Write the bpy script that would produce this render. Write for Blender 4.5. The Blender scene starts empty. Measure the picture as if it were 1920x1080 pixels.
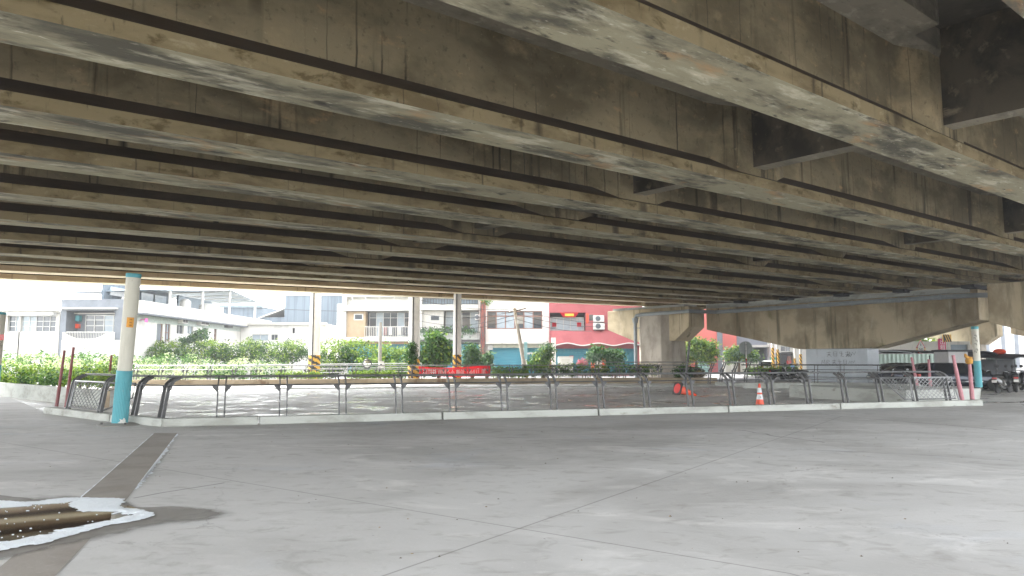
import bpy, math, random
from mathutils import Vector, Matrix, noise as mnoise
R = math.radians
random.seed(7)
sc = bpy.context.scene
COL = sc.collection

# ------------------------------------------------------------------ camera
HC = 1.55; FPX = 1410.0; PITCH = math.atan(135/1410.0)
cam_d = bpy.data.cameras.new("camera"); cam_d.sensor_width = 36.0
cam_d.lens = 36.0*FPX/1920.0; cam_d.clip_end = 3000; cam_d.clip_start = 0.05
cam = bpy.data.objects.new("camera", cam_d); COL.objects.link(cam)
cam.location = (0, 0, HC); cam.rotation_euler = (R(90)+PITCH, 0, 0)
sc.camera = cam

# ------------------------------------------------------------------ light: bright overcast day
SUN_EL, SUN_AZ = R(47), R(-42)          # azimuth clockwise from +Y (the view direction)
w = bpy.data.worlds.new("World"); sc.world = w; w.use_nodes = True
nt = w.node_tree; nt.nodes.clear()
sky = nt.nodes.new('ShaderNodeTexSky'); sky.sky_type = 'NISHITA'; sky.sun_disc = False
sky.sun_elevation = SUN_EL; sky.sun_rotation = SUN_AZ
sky.air_density = 1.0; sky.dust_density = 1.0; sky.ozone_density = 1.0
hs = nt.nodes.new('ShaderNodeHueSaturation'); hs.inputs['Saturation'].default_value = 0.15
bg = nt.nodes.new('ShaderNodeBackground'); bg.inputs['Strength'].default_value = 0.15
wo = nt.nodes.new('ShaderNodeOutputWorld')
nt.links.new(sky.outputs[0], hs.inputs['Color']); nt.links.new(hs.outputs[0], bg.inputs[0]); nt.links.new(bg.outputs[0], wo.inputs[0])
sl = bpy.data.lights.new("sun", 'SUN'); sl.energy = 1.7; sl.angle = R(1); sl.color = (1.0, 0.96, 0.9)
so = bpy.data.objects.new("sun", sl); COL.objects.link(so)
sd = Vector((math.sin(SUN_AZ)*math.cos(SUN_EL), math.cos(SUN_AZ)*math.cos(SUN_EL), math.sin(SUN_EL)))
so.rotation_euler = sd.to_track_quat('Z', 'Y').to_euler()
sc.view_settings.view_transform = 'Standard'; sc.view_settings.look = 'None'
sc.view_settings.gamma = 1.0; sc.view_settings.use_curve_mapping = False
sc.view_settings.exposure = 3.25
sc.cycles.max_bounces = 12; sc.cycles.diffuse_bounces = 8

# ------------------------------------------------------------------ helpers
def at(x, y, Y):
    """real point at forward distance Y seen in direction of photo pixel (x, y)"""
    X = x-960.0; Z = 540.0-y
    ry = FPX*math.cos(PITCH)-Z*math.sin(PITCH); rz = FPX*math.sin(PITCH)+Z*math.cos(PITCH)
    t = Y/ry
    return Vector((X*t, Y, HC+rz*t))
def gp(x, y, z=0.0):
    X = x-960.0; Z = 540.0-y
    ry = FPX*math.cos(PITCH)-Z*math.sin(PITCH); rz = FPX*math.sin(PITCH)+Z*math.cos(PITCH)
    t = (z-HC)/rz
    return Vector((X*t, ry*t, z))
def c(r, g, b, k=1.0):
    f = lambda v: (v/255/12.92 if v/255 <= .04045 else ((v/255+.055)/1.055)**2.4)*k
    return (f(r), f(g), f(b), 1.0)

class MB:
    def __init__(s): s.v = []; s.f = []; s.m = []
    def add(s, vs, fs, m=0):
        o = len(s.v); s.v += [tuple(p) for p in vs]
        for f in fs: s.f.append(tuple(i+o for i in f)); s.m.append(m)
    def box(s, c0, size, m=0, rot=0, M=None):
        hx, hy, hz = size[0]/2, size[1]/2, size[2]/2
        P = [Vector((sx*hx, sy*hy, sz*hz)) for sz in (-1, 1) for sy in (-1, 1) for sx in (-1, 1)]
        if M is not None: P = [M @ p for p in P]
        elif rot: 
            Mr = Matrix.Rotation(rot, 3, 'Z'); P = [Mr @ p for p in P]
        P = [p+Vector(c0) for p in P]
        s.add(P, [(0, 2, 3, 1), (4, 5, 7, 6), (0, 1, 5, 4), (2, 6, 7, 3), (0, 4, 6, 2), (1, 3, 7, 5)], m)
    def bb(s, a, b, m=0):
        s.box([(a[i]+b[i])/2 for i in range(3)], [abs(b[i]-a[i]) for i in range(3)], m)
    def tube(s, pts, r, n=8, m=0, cap=True):
        pts = [Vector(p) for p in pts]; rs = r if isinstance(r, (list, tuple)) else [r]*len(pts)
        o = len(s.v); up = None
        for i, p in enumerate(pts):
            d = (pts[min(i+1, len(pts)-1)]-pts[max(i-1, 0)])
            if d.length < 1e-9: d = Vector((0, 0, 1))
            d.normalize()
            if up is None: up = d.orthogonal().normalized()
            up = (up-d*up.dot(d)); up = up.normalized() if up.length > 1e-6 else d.orthogonal().normalized()
            w_ = d.cross(up)
            for k in range(n):
                a = 2*math.pi*k/n; s.v.append(tuple(p+(up*math.cos(a)+w_*math.sin(a))*rs[i]))
        for i in range(len(pts)-1):
            for k in range(n):
                s.f.append((o+i*n+k, o+i*n+(k+1) % n, o+(i+1)*n+(k+1) % n, o+(i+1)*n+k)); s.m.append(m)
        if cap:
            s.f.append(tuple(o+k for k in range(n))[::-1]); s.m.append(m)
            e = o+(len(pts)-1)*n; s.f.append(tuple(e+k for k in range(n))); s.m.append(m)
    def lathe(s, prof, n=20, c0=(0, 0, 0), m=0, M=None):
        o = len(s.v)
        for r, z in prof:
            for k in range(n):
                a = 2*math.pi*k/n; p = Vector((r*math.cos(a), r*math.sin(a), z))
                if M is not None: p = M @ p
                s.v.append(tuple(p+Vector(c0)))
        mm = m if isinstance(m, (list, tuple)) else [m]*(len(prof)-1)
        for i in range(len(prof)-1):
            for k in range(n):
                s.f.append((o+i*n+k, o+i*n+(k+1) % n, o+(i+1)*n+(k+1) % n, o+(i+1)*n+k)); s.m.append(mm[i])
        s.f.append(tuple(o+k for k in range(n))[::-1]); s.m.append(mm[0])
        e = o+(len(prof)-1)*n; s.f.append(tuple(e+k for k in range(n))); s.m.append(mm[-1])
    def prism(s, poly, z0, z1, m=0):
        n = len(poly); o = len(s.v)
        s.v += [(p[0], p[1], z0) for p in poly]+[(p[0], p[1], z1) for p in poly]
        s.f.append(tuple(range(o+n-1, o-1, -1))); s.m.append(m); s.f.append(tuple(range(o+n, o+2*n))); s.m.append(m)
        for i in range(n):
            j = (i+1) % n; s.f.append((o+i, o+j, o+n+j, o+n+i)); s.m.append(m)
    def sections(s, secs, m=0, close=True, cap=True):
        n = len(secs[0]); o = len(s.v)
        for q in secs: s.v += [tuple(p) for p in q]
        mm = m if isinstance(m, (list, tuple)) else [m]*n
        for i in range(len(secs)-1):
            for k in range(n if close else n-1):
                s.f.append((o+i*n+k, o+i*n+(k+1) % n, o+(i+1)*n+(k+1) % n, o+(i+1)*n+k)); s.m.append(mm[k])
        if cap and close:
            s.f.append(tuple(o+k for k in range(n))[::-1]); s.m.append(mm[0])
            e = o+(len(secs)-1)*n; s.f.append(tuple(e+k for k in range(n))); s.m.append(mm[0])
    def build(s, name, mats, parent=None, loc=None, rot=None, smooth=False, bevel=0):
        me = bpy.data.meshes.new(name); me.from_pydata(s.v, [], s.f)
        mats = mats if isinstance(mats, (list, tuple)) else [mats]
        for mt in mats: me.materials.append(mt)
        me.polygons.foreach_set('material_index', s.m)
        if smooth:
            me.polygons.foreach_set('use_smooth', [True]*len(me.polygons))
        me.update()
        import bmesh
        if len(s.f) < 20000:
            b = bmesh.new(); b.from_mesh(me); bmesh.ops.recalc_face_normals(b, faces=b.faces)
            b.to_mesh(me); b.free()
        if smooth: 
            try: me.set_sharp_from_angle(angle=R(40))
            except Exception: pass
        o = bpy.data.objects.new(name, me); COL.objects.link(o)
        if loc is not None: o.location = loc
        if rot is not None: o.rotation_euler = rot if isinstance(rot, (list, tuple)) else (0, 0, rot)
        if parent: o.parent = parent
        if bevel:
            bm_ = o.modifiers.new('bevel', 'BEVEL'); bm_.width = bevel; bm_.segments = 2; bm_.limit_method = 'ANGLE'
        return o

def tag(o, label, cat, group=None):
    o['label'] = label; o['category'] = cat
    if group: o['group'] = group
    return o
def thing(name, label, cat, loc=(0, 0, 0), rz=0, group=None):
    o = bpy.data.objects.new(name, None); COL.objects.link(o)
    o.location = loc; o.rotation_euler = rz if isinstance(rz, (list, tuple)) else (0, 0, rz)
    o.empty_display_size = .2
    return tag(o, label, cat, group)
def struct(o): o['kind'] = 'structure'; return o
def dup(root, loc=None, rz=None, label=None):
    def rec(o, par):
        n = o.copy(); COL.objects.link(n); n.parent = par
        for ch in list(o.children): rec(ch, n)
        return n
    r = rec(root, None)
    if loc is not None: r.location = loc
    if rz is not None: r.rotation_euler = (0, 0, rz)
    if label: r['label'] = label
    return r

# ------------------------------------------------------------------ materials
def newmat(name):
    m = bpy.data.materials.new(name); m.use_nodes = True
    return m, m.node_tree, m.node_tree.nodes['Principled BSDF']
def N(nt, t, **k):
    n = nt.nodes.new(t)
    for a, b in k.items():
        if a in n.inputs.keys(): n.inputs[a].default_value = b
        else: setattr(n, a, b)
    return n
def plain(name, col, rough=.6, metal=0, spec=.5, var=.12, scale=6, bump=0.0, alpha=None):
    m, nt, p = newmat(name); L = nt.links.new
    tc = N(nt, 'ShaderNodeTexCoord'); no = N(nt, 'ShaderNodeTexNoise', Scale=scale, Detail=6.0, Roughness=.65)
    L(tc.outputs['Object'], no.inputs['Vector'])
    mr = N(nt, 'ShaderNodeMapRange'); mr.inputs[1].default_value = .3; mr.inputs[2].default_value = .7
    mr.inputs[3].default_value = 1-var; mr.inputs[4].default_value = 1+var
    L(no.outputs[0], mr.inputs[0])
    mx = N(nt, 'ShaderNodeMix', data_type='RGBA', blend_type='MULTIPLY'); mx.inputs[0].default_value = 1
    mx.inputs[6].default_value = col; L(mr.outputs[0], mx.inputs[7]); L(mx.outputs[2], p.inputs['Base Color'])
    p.inputs['Roughness'].default_value = rough; p.inputs['Metallic'].default_value = metal
    p.inputs['Specular IOR Level'].default_value = spec
    if bump:
        bp = N(nt, 'ShaderNodeBump', Strength=bump, Distance=.02); L(no.outputs[0], bp.inputs['Height']); L(bp.outputs[0], p.inputs['Normal'])
    return m

def layers(name, base, lays, rough=.85, bump=.25, bump_scale=(14, 14, 14), lines=None, rmap=None):
    """concrete: base colour, then lays = (colour, noise scale xyz, lo, hi, strength, detail); lines = vertical hairline cracks along X"""
    m, nt, p = newmat(name); L = nt.links.new
    tc = N(nt, 'ShaderNodeTexCoord'); oi = N(nt, 'ShaderNodeObjectInfo')
    ad = N(nt, 'ShaderNodeVectorMath', operation='MULTIPLY_ADD'); 
    cx = N(nt, 'ShaderNodeCombineXYZ')
    L(oi.outputs['Random'], cx.inputs[0]); L(oi.outputs['Random'], cx.inputs[1])
    L(cx.outputs[0], ad.inputs[0]); ad.inputs[1].default_value = (173, 91, 0); L(tc.outputs['Object'], ad.inputs[2])
    cur = None
    col = N(nt, 'ShaderNodeRGB'); col.outputs[0].default_value = base; cur = col.outputs[0]
    for i, (lc, s, lo, hi, k, det) in enumerate(lays):
        mp = N(nt, 'ShaderNodeMapping'); mp.inputs['Scale'].default_value = s; mp.inputs['Location'].default_value = (i*13.7, i*5.1, i*3.3)
        L(ad.outputs[0], mp.inputs[0])
        no = N(nt, 'ShaderNodeTexNoise', Scale=1.0, Detail=float(det), Roughness=.62, Distortion=.25); L(mp.outputs[0], no.inputs['Vector'])
        mr = N(nt, 'ShaderNodeMapRange', interpolation_type='SMOOTHSTEP')
        mr.inputs[1].default_value = lo; mr.inputs[2].default_value = hi; mr.inputs[3].default_value = 0; mr.inputs[4].default_value = k
        L(no.outputs[0], mr.inputs[0])
        mx = N(nt, 'ShaderNodeMix', data_type='RGBA'); L(mr.outputs[0], mx.inputs[0]); L(cur, mx.inputs[6]); mx.inputs[7].default_value = lc
        cur = mx.outputs[2]
    if lines:
        lc, sx, width, k = lines
        sp = N(nt, 'ShaderNodeSeparateXYZ'); L(ad.outputs[0], sp.inputs[0])
        wob = N(nt, 'ShaderNodeTexNoise', Scale=3.0, Detail=3.0); L(ad.outputs[0], wob.inputs['Vector'])
        ma = N(nt, 'ShaderNodeMath', operation='MULTIPLY_ADD'); L(wob.outputs[0], ma.inputs[0]); ma.inputs[1].default_value = .05; L(sp.outputs[0], ma.inputs[2])
        m2 = N(nt, 'ShaderNodeMath', operation='MULTIPLY'); L(ma.outputs[0], m2.inputs[0]); m2.inputs[1].default_value = sx
        n1 = N(nt, 'ShaderNodeTexNoise', noise_dimensions='1D', Scale=1.0, Detail=1.0); L(m2.outputs[0], n1.inputs['W'])
        sb = N(nt, 'ShaderNodeMath', operation='SUBTRACT'); L(n1.outputs[0], sb.inputs[0]); sb.inputs[1].default_value = .5
        ab = N(nt, 'ShaderNodeMath', operation='ABSOLUTE'); L(sb.outputs[0], ab.inputs[0])
        mr = N(nt, 'ShaderNodeMapRange'); mr.inputs[1].default_value = 0; mr.inputs[2].default_value = width; mr.inputs[3].default_value = k; mr.inputs[4].default_value = 0
        L(ab.outputs[0], mr.inputs[0])
        msk = N(nt, 'ShaderNodeTexNoise', Scale=.7, Detail=2.0); L(ad.outputs[0], msk.inputs['Vector'])
        mk = N(nt, 'ShaderNodeMapRange'); mk.inputs[1].default_value = .42; mk.inputs[2].default_value = .6; L(msk.outputs[0], mk.inputs[0])
        mm = N(nt, 'ShaderNodeMath', operation='MULTIPLY'); L(mr.outputs[0], mm.inputs[0]); L(mk.outputs[0], mm.inputs[1])
        mx = N(nt, 'ShaderNodeMix', data_type='RGBA'); L(mm.outputs[0], mx.inputs[0]); L(cur, mx.inputs[6]); mx.inputs[7].default_value = lc
        cur = mx.outputs[2]
    L(cur, p.inputs['Base Color']); p.inputs['Roughness'].default_value = rough
    p.inputs['Specular IOR Level'].default_value = .3
    mp = N(nt, 'ShaderNodeMapping'); mp.inputs['Scale'].default_value = bump_scale; L(ad.outputs[0], mp.inputs[0])
    nb = N(nt, 'ShaderNodeTexNoise', Scale=1.0, Detail=8.0, Roughness=.7); L(mp.outputs[0], nb.inputs['Vector'])
    bp = N(nt, 'ShaderNodeBump', Strength=bump, Distance=.015); L(nb.outputs[0], bp.inputs['Height']); L(bp.outputs[0], p.inputs['Normal'])
    return m

BR = dict(dark=c(46, 42, 36), mid=c(118, 108, 92), warm=c(140, 122, 92), pale=c(176, 170, 155))
m_web = layers('girder_web_concrete', c(138, 126, 100), [
    (c(88, 79, 59), (.45, 1, .8), .40, .62, .8, 7), (c(165, 146, 113), (1.0, 1, 1.4), .52, .70, .7, 8),
    (c(53, 48, 35), (3.2, 2, .22), .57, .70, .8, 5), (c(180, 147, 109), (2.4, 1, 4.5), .58, .72, .55, 8),
    (c(68, 63, 49), (11, 9, 11), .56, .70, .45, 6), (c(186, 171, 137), (16, 9, 16), .62, .76, .4, 5)],
    lines=(c(31, 28, 21), .9, .007, .95), rough=.92, bump=.5)
m_side = layers('girder_flange_concrete', c(131, 118, 89), [
    (c(96, 83, 58), (.9, 2, 2.5), .44, .64, .85, 7), (c(79, 67, 39), (2.6, 4, 6), .54, .66, .8, 8),
    (c(163, 153, 125), (3, 3, 5), .58, .72, .6, 7), (c(56, 52, 41), (12, 12, 4), .60, .72, .55, 6), (c(46, 40, 30), (.7, 1, .3), .62, .70, .7, 4)],
    lines=(c(46, 41, 31), .5, .004, .8), rough=.92, bump=.5)
m_soff = layers('girder_soffit_concrete', c(157, 150, 125), [
    (c(74, 71, 62), (.5, 1.4, 2), .45, .63, .88, 8), (c(213, 206, 182), (1.1, 4.0, 2), .52, .69, .7, 8),
    (c(187, 139, 89), (.9, 2.3, 2), .57, .72, .55, 7), (c(48, 46, 41), (2.2, 6, 4), .57, .70, .82, 8),
    (c(230, 223, 201), (5, 18, 6), .60, .74, .6, 7), (c(61, 58, 51), (7, 26, 6), .60, .74, .6, 7)],
    rough=.9, bump=.7, bump_scale=(5, 18, 8))
m_slope = layers('shaded_flange_ledge', c(70, 58, 44), [(c(50, 42, 32), (.8, 2, 2), .45, .65, .7, 6), (c(92, 78, 58), (5, 5, 5), .6, .76, .5, 6)], rough=.95, bump=.3)  # dark ledge: shade on the up-facing flange slope painted into the colour
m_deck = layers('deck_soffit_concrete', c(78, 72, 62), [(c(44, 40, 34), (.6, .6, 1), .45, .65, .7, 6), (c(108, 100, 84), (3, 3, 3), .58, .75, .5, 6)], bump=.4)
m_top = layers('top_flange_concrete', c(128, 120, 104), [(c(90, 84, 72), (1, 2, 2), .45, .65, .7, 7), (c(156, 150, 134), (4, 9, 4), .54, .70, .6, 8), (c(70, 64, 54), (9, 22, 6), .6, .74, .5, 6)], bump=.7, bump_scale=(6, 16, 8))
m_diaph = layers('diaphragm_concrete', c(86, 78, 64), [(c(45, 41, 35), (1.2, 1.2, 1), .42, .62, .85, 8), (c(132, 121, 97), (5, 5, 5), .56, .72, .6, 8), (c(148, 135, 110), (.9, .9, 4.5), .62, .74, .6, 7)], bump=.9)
m_side_lit = layers('lit_outer_flange', c(186, 164, 130), [(c(150, 126, 94), (.9, 2, 2.5), .44, .66, .6, 6), (c(206, 190, 160), (3, 3, 5), .56, .72, .5, 6)], lines=(c(96, 80, 60), .5, .004, .6), rough=.9, bump=.3)  # outer girders paler: light from the ground outside put into the colour
m_soff_lit = layers('lit_outer_soffit', c(206, 196, 170), [(c(170, 156, 128), (.6, 1.6, 2), .46, .66, .6, 6), (c(224, 216, 196), (2, 6, 2), .55, .72, .5, 6)], rough=.9, bump=.4)  # soffit copy with the same ground light in its colour
m_cap = layers('pier_cap_concrete', c(189, 174, 145), [
    (c(131, 117, 93), (.5, .5, .35), .42, .64, .75, 6), (c(98, 90, 68), (2.4, 1.6, .16), .54, .68, .8, 5),
    (c(75, 72, 63), (1.6, 1.2, .35), .62, .72, .8, 6), (c(114, 111, 67), (1.3, 1, .5), .6, .74, .6, 5),
    (c(200, 191, 170), (2.0, 2, .5), .6, .75, .5, 5)], rough=.9, bump=.3)
m_pier = layers('pier_column_concrete', c(172, 163, 150), [
    (c(122, 114, 102), (.8, .8, .5), .45, .66, .7, 6), (c(92, 88, 80), (3.5, 3.5, .5), .58, .7, .6, 6),
    (c(182, 176, 166), (2, 2, .3), .58, .75, .5, 5)], bump=.25)
m_pierpaint = layers('grey_painted_concrete', c(204, 210, 216), [
    (c(182, 189, 196), (.9, .9, .6), .45, .65, .6, 5), (c(150, 154, 158), (5, 5, .7), .6, .72, .4, 5)], bump=.1)
m_kerb = layers('kerb_concrete', c(168, 170, 164), [
    (c(128, 128, 120), (.8, .8, 2), .46, .66, .7, 6), (c(98, 96, 78), (2.5, 2.5, 5), .6, .72, .6, 6), (c(190, 192, 188), (5, 5, 5), .58, .75, .4, 6)], bump=.25)
m_wall = layers('stained_wall_concrete', c(150, 136, 114), [
    (c(112, 98, 78), (.5, .5, 1), .46, .64, .8, 5), (c(96, 70, 48), (.7, .7, .3), .63, .70, .8, 4), (c(176, 166, 146), (3, 3, 3), .58, .75, .5, 6)], bump=.2)

def floor_mat(name, base, wet=False, lines=()):
    m, nt, p = newmat(name); L = nt.links.new
    tc = N(nt, 'ShaderNodeTexCoord')
    cur = N(nt, 'ShaderNodeRGB'); cur.outputs[0].default_value = base; cur = cur.outputs[0]
    for i, (lc, s, lo, hi, k, det, dist) in enumerate([
        (c(148, 146, 142), (.16, .22, 1), .42, .66, .8, 5, .6), (c(208, 206, 202), (.5, .9, 1), .52, .74, .6, 7, 1.2),
        (c(134, 132, 127), (.9, 1.5, 1), .55, .76, .55, 8, 1.6), (c(170, 178, 188), (.35, .5, 1), .58, .76, .4, 6, 1.0),
        (c(112, 108, 100), (5, 8, 1), .66, .76, .4, 8, .8), (c(78, 74, 68), (14, 14, 1), .72, .76, .6, 3, .3), (c(214, 212, 208), (30, 30, 1), .60, .74, .3, 5, 0), (c(128, 124, 116), (3.0, 4.5, 1), .52, .74, .5, 9, .8)]):
        mp = N(nt, 'ShaderNodeMapping'); mp.inputs['Scale'].default_value = s; mp.inputs['Location'].default_value = (i*7.7, i*3.1, 0); mp.inputs['Rotation'].default_value = (0, 0, .35)
        L(tc.outputs['Object'], mp.inputs[0])
        no = N(nt, 'ShaderNodeTexNoise', Scale=1.0, Detail=float(det), Roughness=.6, Distortion=dist); L(mp.outputs[0], no.inputs['Vector'])
        mr = N(nt, 'ShaderNodeMapRange', interpolation_type='SMOOTHSTEP'); mr.inputs[1].default_value = lo; mr.inputs[2].default_value = hi; mr.inputs[4].default_value = k
        L(no.outputs[0], mr.inputs[0])
        mx = N(nt, 'ShaderNodeMix', data_type='RGBA'); L(mr.outputs[0], mx.inputs[0]); L(cur, mx.inputs[6]); mx.inputs[7].default_value = lc; cur = mx.outputs[2]
    vd = N(nt, 'ShaderNodeVectorMath', operation='MULTIPLY_ADD'); wn0 = N(nt, 'ShaderNodeTexNoise', Scale=1.3, Detail=7.0, Roughness=.65); L(tc.outputs['Object'], wn0.inputs['Vector'])
    L(wn0.outputs['Color'], vd.inputs[0]); vd.inputs[1].default_value = (1.1, 1.1, 0); L(tc.outputs['Object'], vd.inputs[2])
    vo = N(nt, 'ShaderNodeTexVoronoi', feature='DISTANCE_TO_EDGE', Scale=.21); L(vd.outputs[0], vo.inputs['Vector'])
    vr = N(nt, 'ShaderNodeMapRange'); vr.inputs[1].default_value = .0006; vr.inputs[2].default_value = .0022; vr.inputs[3].default_value = .38; vr.inputs[4].default_value = 0; L(vo.outputs['Distance'], vr.inputs[0])
    vm_ = N(nt, 'ShaderNodeTexNoise', Scale=.33, Detail=3.0); L(tc.outputs['Object'], vm_.inputs['Vector'])
    vk = N(nt, 'ShaderNodeMapRange'); vk.inputs[1].default_value = .48; vk.inputs[2].default_value = .6; L(vm_.outputs[0], vk.inputs[0])
    vx = N(nt, 'ShaderNodeMath', operation='MULTIPLY'); L(vr.outputs[0], vx.inputs[0]); L(vk.outputs[0], vx.inputs[1])
    mx = N(nt, 'ShaderNodeMix', data_type='RGBA'); L(vx.outputs[0], mx.inputs[0]); L(cur, mx.inputs[6]); mx.inputs[7].default_value = c(84, 80, 74); cur = mx.outputs[2]
    wob = N(nt, 'ShaderNodeTexNoise', Scale=.8, Detail=5.0); L(tc.outputs['Object'], wob.inputs['Vector'])
    wv = N(nt, 'ShaderNodeVectorMath', operation='MULTIPLY_ADD'); L(wob.outputs['Color'], wv.inputs[0]); L(tc.outputs['Object'], wv.inputs[2])
    for (a, b, wd, wobble, k) in lines:        # saw cuts and cracks: straight lines in the slab itself
        d = (Vector(b)-Vector(a)); ln = d.length; d.normalize(); n = Vector((-d.y, d.x, 0))
        vm = N(nt, 'ShaderNodeVectorMath', operation='MULTIPLY_ADD'); L(wob.outputs['Color'], vm.inputs[0]); vm.inputs[1].default_value = (wobble, wobble, 0); L(tc.outputs['Object'], vm.inputs[2])
        dt = N(nt, 'ShaderNodeVectorMath', operation='DOT_PRODUCT'); L(vm.outputs[0], dt.inputs[0]); dt.inputs[1].default_value = n
        sb = N(nt, 'ShaderNodeMath', operation='SUBTRACT'); L(dt.outputs['Value'], sb.inputs[0]); sb.inputs[1].default_value = n.dot(Vector(a))+wobble*.5*(n.x+n.y)
        ab = N(nt, 'ShaderNodeMath', operation='ABSOLUTE'); L(sb.outputs[0], ab.inputs[0])
        mr = N(nt, 'ShaderNodeMapRange'); mr.inputs[1].default_value = wd*.4; mr.inputs[2].default_value = wd; mr.inputs[3].default_value = k; mr.inputs[4].default_value = 0; L(ab.outputs[0], mr.inputs[0])
        dl = N(nt, 'ShaderNodeVectorMath', operation='DOT_PRODUCT'); L(tc.outputs['Object'], dl.inputs[0]); dl.inputs[1].default_value = d
        s2 = N(nt, 'ShaderNodeMath', operation='SUBTRACT'); L(dl.outputs['Value'], s2.inputs[0]); s2.inputs[1].default_value = d.dot(Vector(a))+ln/2
        a2 = N(nt, 'ShaderNodeMath', operation='ABSOLUTE'); L(s2.outputs[0], a2.inputs[0])
        l2 = N(nt, 'ShaderNodeMath', operation='LESS_THAN'); L(a2.outputs[0], l2.inputs[0]); l2.inputs[1].default_value = ln/2
        mm = N(nt, 'ShaderNodeMath', operation='MULTIPLY'); L(mr.outputs[0], mm.inputs[0]); L(l2.outputs[0], mm.inputs[1])
        mx = N(nt, 'ShaderNodeMix', data_type='RGBA'); L(mm.outputs[0], mx.inputs[0]); L(cur, mx.inputs[6]); mx.inputs[7].default_value = c(70, 67, 62); cur = mx.outputs[2]
    L(cur, p.inputs['Base Color'])
    nr = N(nt, 'ShaderNodeTexNoise', Scale=.55, Detail=5.0, Roughness=.6, Distortion=1.0); L(tc.outputs['Object'], nr.inputs['Vector'])
    mr = N(nt, 'ShaderNodeMapRange', interpolation_type='SMOOTHSTEP')
    if wet: mr.inputs[1].default_value = .53; mr.inputs[2].default_value = .60; mr.inputs[3].default_value = .65; mr.inputs[4].default_value = .13; nr.inputs['Scale'].default_value = .8; nr.inputs['Distortion'].default_value = .6
    else: mr.inputs[1].default_value = .4; mr.inputs[2].default_value = .7; mr.inputs[3].default_value = .8; mr.inputs[4].default_value = .6
    L(nr.outputs[0], mr.inputs[0]); L(mr.outputs[0], p.inputs['Roughness'])
    p.inputs['Specular IOR Level'].default_value = .5
    nb = N(nt, 'ShaderNodeTexNoise', Scale=18.0, Detail=7.0); L(tc.outputs['Object'], nb.inputs['Vector'])
    bp = N(nt, 'ShaderNodeBump', Strength=.06 if wet else .3, Distance=.012); L(nb.outputs[0], bp.inputs['Height']); L(bp.outputs[0], p.inputs['Normal'])
    return m

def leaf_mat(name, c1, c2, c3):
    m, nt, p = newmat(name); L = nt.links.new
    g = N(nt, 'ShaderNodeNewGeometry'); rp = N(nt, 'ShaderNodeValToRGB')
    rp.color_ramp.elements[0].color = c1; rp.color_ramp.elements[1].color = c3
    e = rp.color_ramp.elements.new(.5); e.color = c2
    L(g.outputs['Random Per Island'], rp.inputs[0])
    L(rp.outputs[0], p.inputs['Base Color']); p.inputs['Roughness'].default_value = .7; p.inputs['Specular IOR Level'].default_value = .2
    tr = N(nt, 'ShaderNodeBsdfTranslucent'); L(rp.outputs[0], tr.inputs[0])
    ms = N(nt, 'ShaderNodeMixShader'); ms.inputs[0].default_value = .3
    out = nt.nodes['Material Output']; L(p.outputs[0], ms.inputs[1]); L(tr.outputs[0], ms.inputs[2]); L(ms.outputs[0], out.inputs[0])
    return m

m_rail = plain('grey_steel_rail', c(128, 129, 129), .36, .7, var=.22, scale=9)
m_post = plain('dark_steel_post', c(74, 74, 74), .5, .3, var=.2, scale=9)
m_black = plain('black_rubber', c(34, 33, 33), .7)
m_teal = layers('teal_paint', c(84, 151, 160), [(c(65, 128, 137), (3, 3, .8), .45, .65, .6, 6), (c(126, 154, 154), (14, 14, 8), .64, .70, .7, 6), (c(77, 88, 84), (5, 5, .5), .60, .74, .5, 6)], rough=.6, bump=.1)
m_tealdark = plain('teal_groove', c(70, 140, 152), .6)
m_cream = layers('cream_paint', c(192, 189, 176), [(c(160, 156, 142), (3, 3, .5), .46, .66, .6, 6), (c(112, 106, 94), (9, 9, 5), .66, .72, .6, 6), (c(132, 124, 108), (6, 6, .3), .6, .74, .5, 5)], rough=.55, bump=.1)
m_redpole = plain('dark_red_paint', c(116, 58, 58), .55, var=.15, scale=14)
m_pinkpole = plain('faded_red_paint', c(168, 112, 118), .6, var=.12, scale=14)
m_white = layers('white_paint', c(208, 206, 200), [(c(178, 178, 174), (.8, .8, .35), .52, .68, .6, 6), (c(146, 146, 142), (3, 3, .3), .62, .74, .5, 5)], rough=.65, bump=.03)
m_offwhite = layers('weathered_white', c(196, 193, 184), [(c(160, 160, 156), (.7, .7, .25), .5, .66, .6, 6), (c(128, 128, 122), (2.5, 2.5, .25), .6, .72, .6, 5)], rough=.75, bump=.05)
m_greywall = plain('grey_cement_wall', c(112, 117, 123), .8, var=.18, scale=1.5)
m_corr = plain('corrugated_steel', c(112, 124, 132), .5, .3, var=.15, scale=2)
m_cladblue = layers('grey_cladding', c(104, 115, 124), [(c(80, 91, 101), (2.5, 2.5, .12), .45, .62, .7, 4), (c(126, 137, 145), (4, 4, .2), .55, .7, .5, 4)], bump=.1)
m_red = layers('red_tile_wall', c(162, 90, 92), [(c(147, 75, 78), (.6, .6, .6), .45, .65, .6, 5), (c(177, 110, 109), (3, 3, 8), .58, .72, .4, 5)], bump=.1)
m_redbrick = plain('red_brick_pillar', c(176, 92, 72), .8, var=.2, scale=5)
m_beige = plain('beige_tile_wall', c(172, 150, 120), .7, var=.08, scale=2)
m_shutter = layers('teal_roller_shutter', c(66, 138, 156), [(c(52, 120, 140), (.6, .6, 14), .45, .6, .6, 3), (c(88, 154, 168), (.5, .5, .5), .5, .7, .4, 4)], rough=.5, bump=.1)
m_glass = plain('dark_window_glass', c(58, 66, 74), .08, 0, .8, var=.1)
m_glasspale = plain('curtained_window_glass', c(150, 162, 170), .15, 0, .6, var=.15, scale=2)
m_dark = plain('dark_interior', c(40, 40, 42), .8)
m_alu = plain('aluminium_frame', c(176, 176, 172), .4, .3)
m_brownframe = plain('brown_window_frame', c(128, 92, 78), .5)
m_orange = plain('cone_orange', c(226, 84, 52), .45, var=.08, scale=10)
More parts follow.
